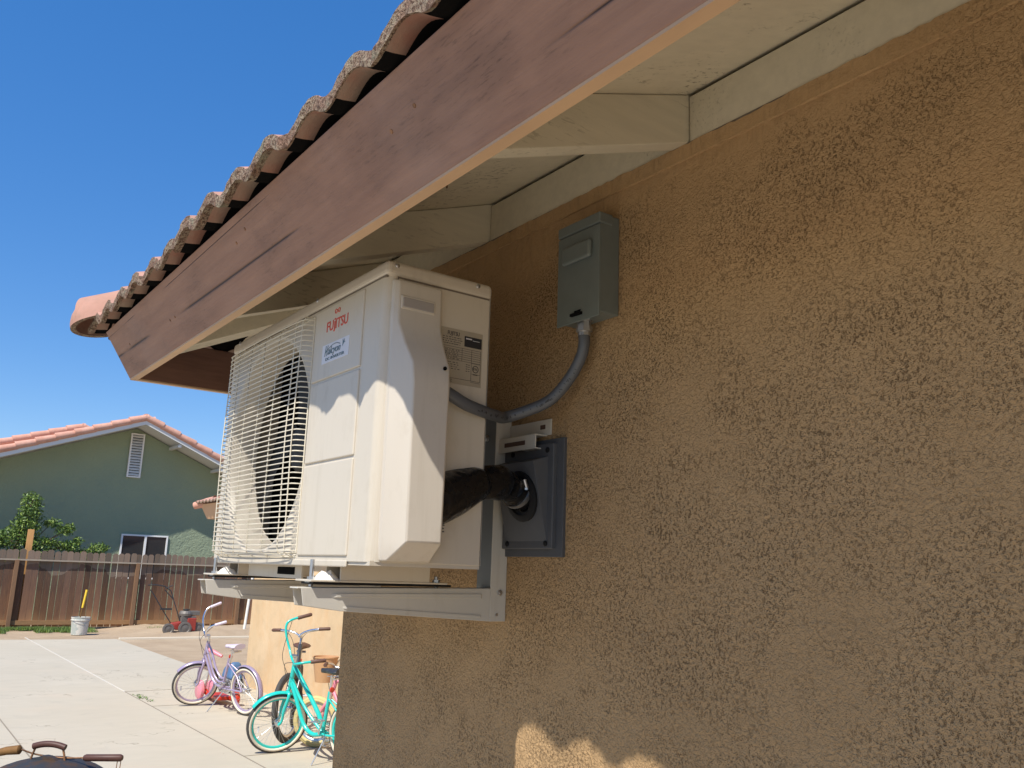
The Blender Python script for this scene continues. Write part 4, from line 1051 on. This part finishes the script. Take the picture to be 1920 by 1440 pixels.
# ================================================================== BICYCLES
def bicycle(name, label, F0, head, lean, delta, P, cols, group='bicycles parked by the patio wall'):
    h = V((*head, 0)).normalized(); L = V((h.y, -h.x, 0)); O = V((*F0, 0))
    up = (V((0,0,1))*cos(lean)+L*sin(lean)); Lt = (L*cos(lean)-V((0,0,1))*sin(lean))
    W = lambda u, w_, z: O+h*u+Lt*w_+up*z
    root = thing(name, O, label, 'bicycle', group)
    R = P['R']; at = W(*P['at']); ab = W(*P['ab']); axis = (at-ab).normalized()
    rot = Matrix.Rotation(delta, 3, axis)
    S = lambda u, w_, z: ab+rot@(W(u, w_, z)-ab)
    tr_ = P.get('tr', .022)
    def wheel(c, n_, nm, dirx):
        n_ = n_.normalized()
        e1 = (V((0,0,1))-n_*n_.z).normalized(); e2 = n_.cross(e1)
        g = MB(); C_ = [c+(e1*cos(2*pi*k/40)+e2*sin(2*pi*k/40))*(R-tr_) for k in range(40)]
        g.tube(C_, tr_, 12, closed=True); wh = g.build(nm, M[cols['tire']], root, smooth=60)
        g = MB()
        for s_ in (-1, 1):
            g.tube([c+n_*s_*tr_*.62+(e1*cos(2*pi*k/40)+e2*sin(2*pi*k/40))*(R-tr_*1.55) for k in range(40)], tr_*.62, 8, closed=True)
        g.build('sidewall', M[cols['wall']], wh, smooth=60)
        g = MB(); g.lathe(c, n_, [(R-tr_*2.0,-.012),(R-tr_*2.9,-.010),(R-tr_*3.1,0),(R-tr_*2.9,.010),(R-tr_*2.0,.012)], 40, ref=e1)
        g.build('rim', M[cols['rim']], wh, smooth=60)
        g = MB()
        for k in range(28):
            a = 2*pi*k/28; s_ = (1 if k % 2 else -1); a2 = a+.5*(1 if (k//2) % 2 else -1)
            g.tube([c+n_*s_*.028+(e1*cos(a2)+e2*sin(a2))*.018, c+(e1*cos(a)+e2*sin(a))*(R-tr_*2.9)], .0011, 4)
        g.build('spokes', M['silver'], wh)
        g = MB(); g.tube([c-n_*.05, c+n_*.05], [.012]*2, 10); g.lathe(c-n_*.03, n_, [(.012,0),(.024,.001),(.024,.005),(.014,.008),(.014,.052),(.024,.055),(.024,.059),(.012,.06)], 14); g.build('hub', M['silver'], wh, smooth=40)
        return wh, e1, e2
    fh = S(P['fh'], 0, R); fn = rot@Lt
    f_wh, fe1, fe2 = wheel(fh, fn, 'front_wheel', 0)
    rh = W(P['rh'], 0, R); wheel(rh, Lt, 'rear_wheel', 0)
    fw = -(rot@h)
    # fork
    g = MB(); cr_ = S(P['ab'][0]-.02, 0, P['ab'][2]-.05)
    for s_ in (-1, 1):
        g.tube(cr([cr_+fn*.012*s_, cr_+fn*.048*s_-axis*.03, fh.lerp(cr_,.45)+fn*.052*s_+fw*(-.004), fh.lerp(cr_,.12)+fn*.050*s_-fw*.018, fh+fn*.048*s_],4), [.016]*4+[.015]*6+[.012]*7, 10)
    g.tube([cr_, ab], .016, 10); g.build('fork', M[cols['frame']], root, smooth=60)
    # fender helper
    def fender(c, n_, a0, a1, nm, fdir, wd=.030, cl='frame'):
        g = MB(); N_ = 22; K = 6; n_ = n_.normalized(); e1 = axis_up - n_*axis_up.dot(n_); e1.normalize(); e2 = (fdir-n_*fdir.dot(n_)); e2 = (e2-e1*e2.dot(e1)).normalized()
        for i in range(N_+1):
            a = a0+(a1-a0)*i/N_
            for k in range(K+1):
                b_ = -1+2*k/K; rr = R+.018-.014*b_*b_; g.v.append(c+n_*wd*b_+(e1*cos(a)+e2*sin(a))*rr)
        for i in range(N_):
            for k in range(K): q = i*(K+1)+k; g.f.append((q,q+1,q+K+2,q+K+1)); g.mi.append(0)
        o = g.build(nm, M[cols[cl]], root, smooth=60); sm = o.modifiers.new('t','SOLIDIFY'); sm.thickness = .002; return o
    axis_up = V((0,0,1))
    if P.get('ff'): fender(fh, fn, *P['ff'], 'front_fender', fw)
    if P.get('rf'): fender(rh, Lt, *P['rf'], 'rear_fender', h)
    # frame
    g = MB(); bb = W(*P['bb']); stp = W(*P['st'])
    g.tube([ab, at], .021, 12)
    for path, rr in P['tubes']: g.tube(cr([W(*q) for q in path],5), rr, 10)
    for s_ in (-1, 1):
        g.tube(cr([bb+Lt*.02*s_, W(P['bb'][0]+.12,.045*s_,P['bb'][2]), rh+Lt*.055*s_],4), .010, 8)
        g.tube([stp+Lt*.012*s_-up*.03, W(P['rh']-.10,.045*s_,R+.15), rh+Lt*.055*s_], .008, 8)
    g.tube([bb-Lt*.035, bb+Lt*.035], .022, 12)
    g.build('frame', M[cols['frame']], root, smooth=60)
    # seat
    sc = W(*P['seat']); g = MB(); g.tube([stp-up*.05, sc-up*.03], .0125, 10); g.tube([sc-up*.045-h*.06, sc-up*.035+h*.10],.004,6); g.tube([sc-up*.05+h*.08-Lt*.05, sc-up*.05+h*.08+Lt*.05], .012, 8); sp = g.build('seat_post', M['silver'], root, smooth=60)
    g = MB(); N_, K = 10, 10
    for i in range(N_+1):
        t = i/N_; wd = .022+.075*max(0,(t-.30)/.70)**.8 if t > .3 else .022+.004*sin(t*10); wd *= (1 if t < .93 else .75) ; wd *= P.get('sw', 1)
        if i == 0: wd = .012
        for k in range(K):
            a = 2*pi*k/K; g.v.append(sc+h*(-.13+.26*t)+Lt*(cos(a)*wd)+up*(sin(a)*(.020+.012*t)+.012*t))
    for i in range(N_):
        for k in range(K): g.f.append((i*K+k,i*K+(k+1)%K,(i+1)*K+(k+1)%K,(i+1)*K+k)); g.mi.append(0)
    g.f.append(tuple(range(K-1,-1,-1))); g.mi.append(0); g.f.append(tuple(N_*K+k for k in range(K))); g.mi.append(0)
    g.build('seat', M[cols['seat']], root, smooth=60, bevel=0)
    g = MB(); rc = W(P['st'][0]+.02,0,P['st'][2]+.05); g.lathe(rc, h, [(.0,0),(.024,0),(.024,.012),(0,.016)], 14); g.build('rear_reflector', M['redpl'], root)
    # handlebars
    g = MB(); A = P['at']; stem = S(A[0]+.02, 0, A[2]+.07); rollm = Matrix.Rotation(P.get('roll', 0), 3, fw); S0 = S
    SB = lambda u, w_, z: stem+rollm@(S0(u, w_, z)-stem)
    g.tube([S(*A), stem], .013, 10); g.tube([stem, S(A[0]-.03,0,A[2]+.085)], .016, 10); g.build('stem', M['silver'], root, smooth=60)
    g = MB(); cbar = (A[0]-.03, 0, A[2]+.085)
    for s_ in (-1, 1): g.tube(cr([SB(cbar[0]+q[0], q[1]*s_, cbar[2]+q[2]) for q in P['bar']],5), .011, 10)
    hb = g.build('handlebar', M[cols['bar']], root, smooth=60)
    for s_ in (-1, 1):
        q1 = P['bar'][-1]; q0 = P['bar'][-2]; gl = P.get('gl', .12)
        a_, b_ = SB(cbar[0]+q0[0], q0[1]*s_, cbar[2]+q0[2]), SB(cbar[0]+q1[0], q1[1]*s_, cbar[2]+q1[2])
        dd = (b_-a_).normalized(); g = MB(); g.tube([b_-dd*gl, b_-dd*gl*.95, b_-dd*gl*.5, b_-dd*.008, b_+dd*.006], [.014,.0175,.0165,.0175,.013], 12); g.build('grip', M[cols['grip']], hb, smooth=50)
    if P.get('cable', 1):
        g = MB(); q1 = P['bar'][-2]
        for s_ in (-1, 1): g.tube(cr([SB(cbar[0]+q1[0], q1[1]*s_, cbar[2]+q1[2]-.01), SB(cbar[0]-.05, .09*s_, cbar[2]+.02), SB(cbar[0]-.06, .03*s_, cbar[2]-.10), ab+Lt*.025*s_],5), .0026, 5)
        g.build('brake_cable', M['black'], hb, smooth=60)
    # cranks, chainring, chain
    g = MB(); cs = -Lt
    g.lathe(bb+cs*.045, cs, [(.075,0),(.082,.0015),(.075,.003),(.060,.003),(.060,0)], 28); ca = P.get('crank', 1.9)
    cv = (h*cos(ca)-up*sin(ca)).normalized()*.14
    g.tube([bb+cs*.055, bb+cs*.06+cv], .008, 8); g.tube([bb-cs*.05, bb-cs*.06-cv], .008, 8)
    g.tube([bb+cs*.047+up*.080, rh+cs*.045+up*.032], .0035, 6); g.tube([bb+cs*.047-up*.080, rh+cs*.045-up*.032], .0035, 6)
    g.lathe(rh+cs*.035, cs, [(.012,0),(.034,.001),(.034,.004),(.012,.02)], 16)
    ck = g.build('crankset', M['silver'], root, smooth=40)
    for p_, sgn in ((bb+cs*.06+cv, 1), (bb-cs*.06-cv, -1)):
        g = MB(); pc = p_+cs*.05*sgn
        for q in (-.032,.032): g.tube([pc+h*q-Lt*.045, pc+h*q+Lt*.045], .007, 6)
        for q in (-.045,.045): g.tube([pc-h*.032+Lt*q, pc+h*.032+Lt*q], .006, 6)
        g.build('pedal', M[cols.get('pedal','silver')], ck, smooth=50)
    if P.get('kick'):
        g = MB(); k0 = W(P['bb'][0]+.06, .03, P['bb'][2]-.03); k1 = W(P['bb'][0]-.04+P['kick'], .16, 0); k1.z = .004
        g.tube([k0, k1], .006, 8); g.build('kickstand', M['silver'], root, smooth=50)
    # spoke reflector
    g = MB(); q = fh+(fe1*cos(1.9)+fe2*sin(1.9))*R*.62; g.box(tuple(q-V((.006,.006,.028))), tuple(q+V((.006,.006,.028)))); g.build('spoke_reflector', M['sticker'], f_wh, bevel=.004)
    return root, W, S
PUR = dict(R=.268, tr=.021, at=(.335,0,.765), ab=(.275,0,.60), fh=.125, rh=1.045, bb=(.625,0,.268), st=(.735,0,.575), seat=(.80,0,.735), sw=1.1, kick=-.02, crank=2.6,
    tubes=[([(.328,0,.745),(.40,0,.66),(.50,0,.46),(.60,0,.37),(.675,0,.385)], .0135), ([(.31,.012,.70),(.37,.012,.60),(.46,.012,.42),(.56,.01,.33),(.655,.01,.335)], .0125), ([(.28,0,.62),(.34,0,.50),(.42,0,.36),(.52,0,.285),(.625,0,.268)], .017), ([(.735,0,.60),(.625,0,.268)], .016)],
    ff=(-.35,.95), rf=(-.55,1.75), bar=[(0,.0,0),(0,.06,.01),(.0,.13,.06),(.02,.20,.15),(.09,.26,.22),(.24,.28,.24)], gl=.13)
bicycle('bicycle', 'lavender cruiser bicycle with cream whitewall tyres, leftmost on the patio', (-11.19,3.42), (.96,.32), radians(5), radians(62), PUR,
        dict(tire='tire', wall='whitewall', rim='lavender', frame='lavender', seat='lav_light', bar='chrome', grip='lav_light'))
TEA = dict(PUR); TEA.update(R=.277, at=(.125,0,.80), ab=(.075,0,.60), fh=-.06, rh=.88, bb=(.52,0,.245), st=(.60,0,.57), seat=(.62,0,.775), crank=2.0, kick=.08,
    tubes=[([(.12,0,.77),(.20,0,.70),(.36,0,.52),(.46,0,.40),(.50,0,.33)], .021), ([(.085,0,.64),(.16,0,.50),(.26,0,.30),(.38,0,.22),(.52,0,.235)], .019), ([(.10,0,.66),(.20,0,.52),(.34,0,.38),(.52,0,.245)], .015), ([(.60,0,.60),(.52,0,.245)], .017)],
    ff=(-.35,1.0), rf=(-.5,1.8), bar=[(0,.0,0),(0,.08,.02),(-.01,.17,.08),(.0,.24,.15),(.06,.27,.18),(.24,.29,.18)], roll=radians(-26))
bicycle('bicycle', 'teal cruiser bicycle with cream sidewalls and black saddle, nearest the house corner', (-8.06,3.35), (.96,.32), radians(4), radians(62), TEA,
        dict(tire='tire', wall='whitewall', rim='teal', frame='teal', seat='black', bar='teal', grip='brown_grip'))
GRY = dict(PUR); GRY.update(R=.325, tr=.026, at=(.27,0,.90), ab=(.20,0,.68), fh=0, rh=.98, bb=(.50,0,.29), st=(.58,0,.66), seat=(.62,0,.84), ff=None, rf=None, kick=None,
    tubes=[([(.265,0,.86),(.42,0,.76),(.57,0,.65)], .016), ([(.21,0,.71),(.35,0,.50),(.50,0,.29)], .020), ([(.58,0,.70),(.50,0,.29)], .016)], bar=[(0,0,0),(0,.05,.03),(.0,.12,.05),(.01,.22,.06),(.04,.31,.06)], gl=.11)
bicycle('bicycle', 'graphite bicycle with brown grips and brown saddle, half hidden behind the teal one', (-8.50,3.56), (-.90,.43), radians(3), radians(-22), GRY,
        dict(tire='tire', wall='tire', rim='silver', frame='graphite', seat='brown_grip', bar='chrome', grip='brown_grip'))
CRM = dict(GRY); CRM.update(R=.235, tr=.026, at=(.20,0,.66), ab=(.15,0,.50), fh=0, rh=.76, bb=(.40,0,.22), st=(.47,0,.45), seat=(.50,0,.60),
    tubes=[([(.195,0,.63),(.33,0,.55),(.46,0,.46)], .015), ([(.16,0,.53),(.28,0,.38),(.40,0,.22)], .018), ([(.47,0,.48),(.40,0,.22)], .015)])
cr_root, CW, CS = bicycle('bicycle', 'small bicycle with cream tyres and tan front basket against the patio wall', (-8.20,3.72), (.93,.36), radians(-3), radians(20), CRM,
        dict(tire='creamtire', wall='creamtire', rim='silver', frame='pink', seat='black', bar='chrome', grip='brown_grip'))
# front basket of the small bicycle
g = MB(); bc = CS(.06,0,.60); 
g.lathe(bc, (0,0,1), [(0,0),(.085,0),(.12,.22),(.126,.225),(.126,.235),(.116,.235),(.082,.008),(0,.008)], 24); g.build('basket', M['amber'], cr_root, smooth=30)

# pink scooter beside the lavender bike
sc = thing('kick_scooter', (-11.5,3.75,0), 'small pink and red toy scooter standing behind the lavender bicycle', 'scooter')
s0 = V((-11.55,3.70,0)); sdv = V((.96,.28,0)).normalized(); sl_ = V((-sdv.y,sdv.x,0))
g = MB(); g.tube(cr([s0+sdv*.0+V((0,0,.12)), s0+sdv*.08+V((0,0,.075)), s0+sdv*.25+V((0,0,.07)), s0+sdv*.62+V((0,0,.075))],4), .028, 10); g.box(tuple(s0+V((.12,-.01,.06))), tuple(s0+V((.55,.17,.10)))); g.build('deck', M['redpl'], sc, bevel=.01)
g = MB(); g.tube([s0+V((0,0,.12)), s0+sdv*.10+V((0,0,.56))], .014, 10); stp_ = g.build('steering_post', M['silver'], sc, smooth=50)
g = MB(); t_ = s0+sdv*.10+V((0,0,.585)); g.tube([t_-sl_*.03-sdv*.10+V((0,0,.03)), t_+V((0,0,0)), t_+sl_*.05+sdv*.12+V((0,0,-.05))], [.020,.026,.020], 12); g.build('handlebar', M['pink'], sc, smooth=50)
g = MB(); g.lathe(s0+V((-.02,-.09,.12)), (0,1,0), [(0,0),(.09,.0),(.115,.02),(.115,.05),(.09,.07),(0,.07)], 22); g.build('front_wheel', M['pink'], sc, smooth=40)
g = MB(); g.lathe(s0+V((-.02,.05,.12)), (0,1,0), [(0,0),(.09,.0),(.115,.02),(.115,.05),(.09,.07),(0,.07)], 22); g.build('front_wheel', M['pink'], sc, smooth=40)
g = MB(); g.lathe(s0+sdv*.66+V((0,-.03,.085)), (0,1,0), [(0,0),(.06,.0),(.08,.015),(.08,.05),(.06,.06),(0,.06)], 22); g.build('rear_wheel', M['redpl'], sc, smooth=40)
tb = thing('blue_toy', (-12.15,4.24,0), 'low blue plastic ride-on toy standing behind the lavender bicycle', 'toy')
g = MB(); g.hexa([(-12.35,4.14,.16),(-11.95,4.14,.16),(-11.95,4.34,.16),(-12.35,4.34,.16),(-12.30,4.17,.32),(-12.02,4.17,.40),(-12.02,4.31,.40),(-12.30,4.31,.32)]); g.build('body', M['blue'], tb, bevel=.05, seg=4)
for x in (-12.28,-12.02):
    for y in (4.12,4.30):
        g = MB(); g.lathe((x,y,.085), (0,1,0), [(0,0),(.06,0),(.085,.01),(.085,.035),(.06,.045),(0,.045)], 18); g.build('wheel', M['tire'], tb, smooth=40)
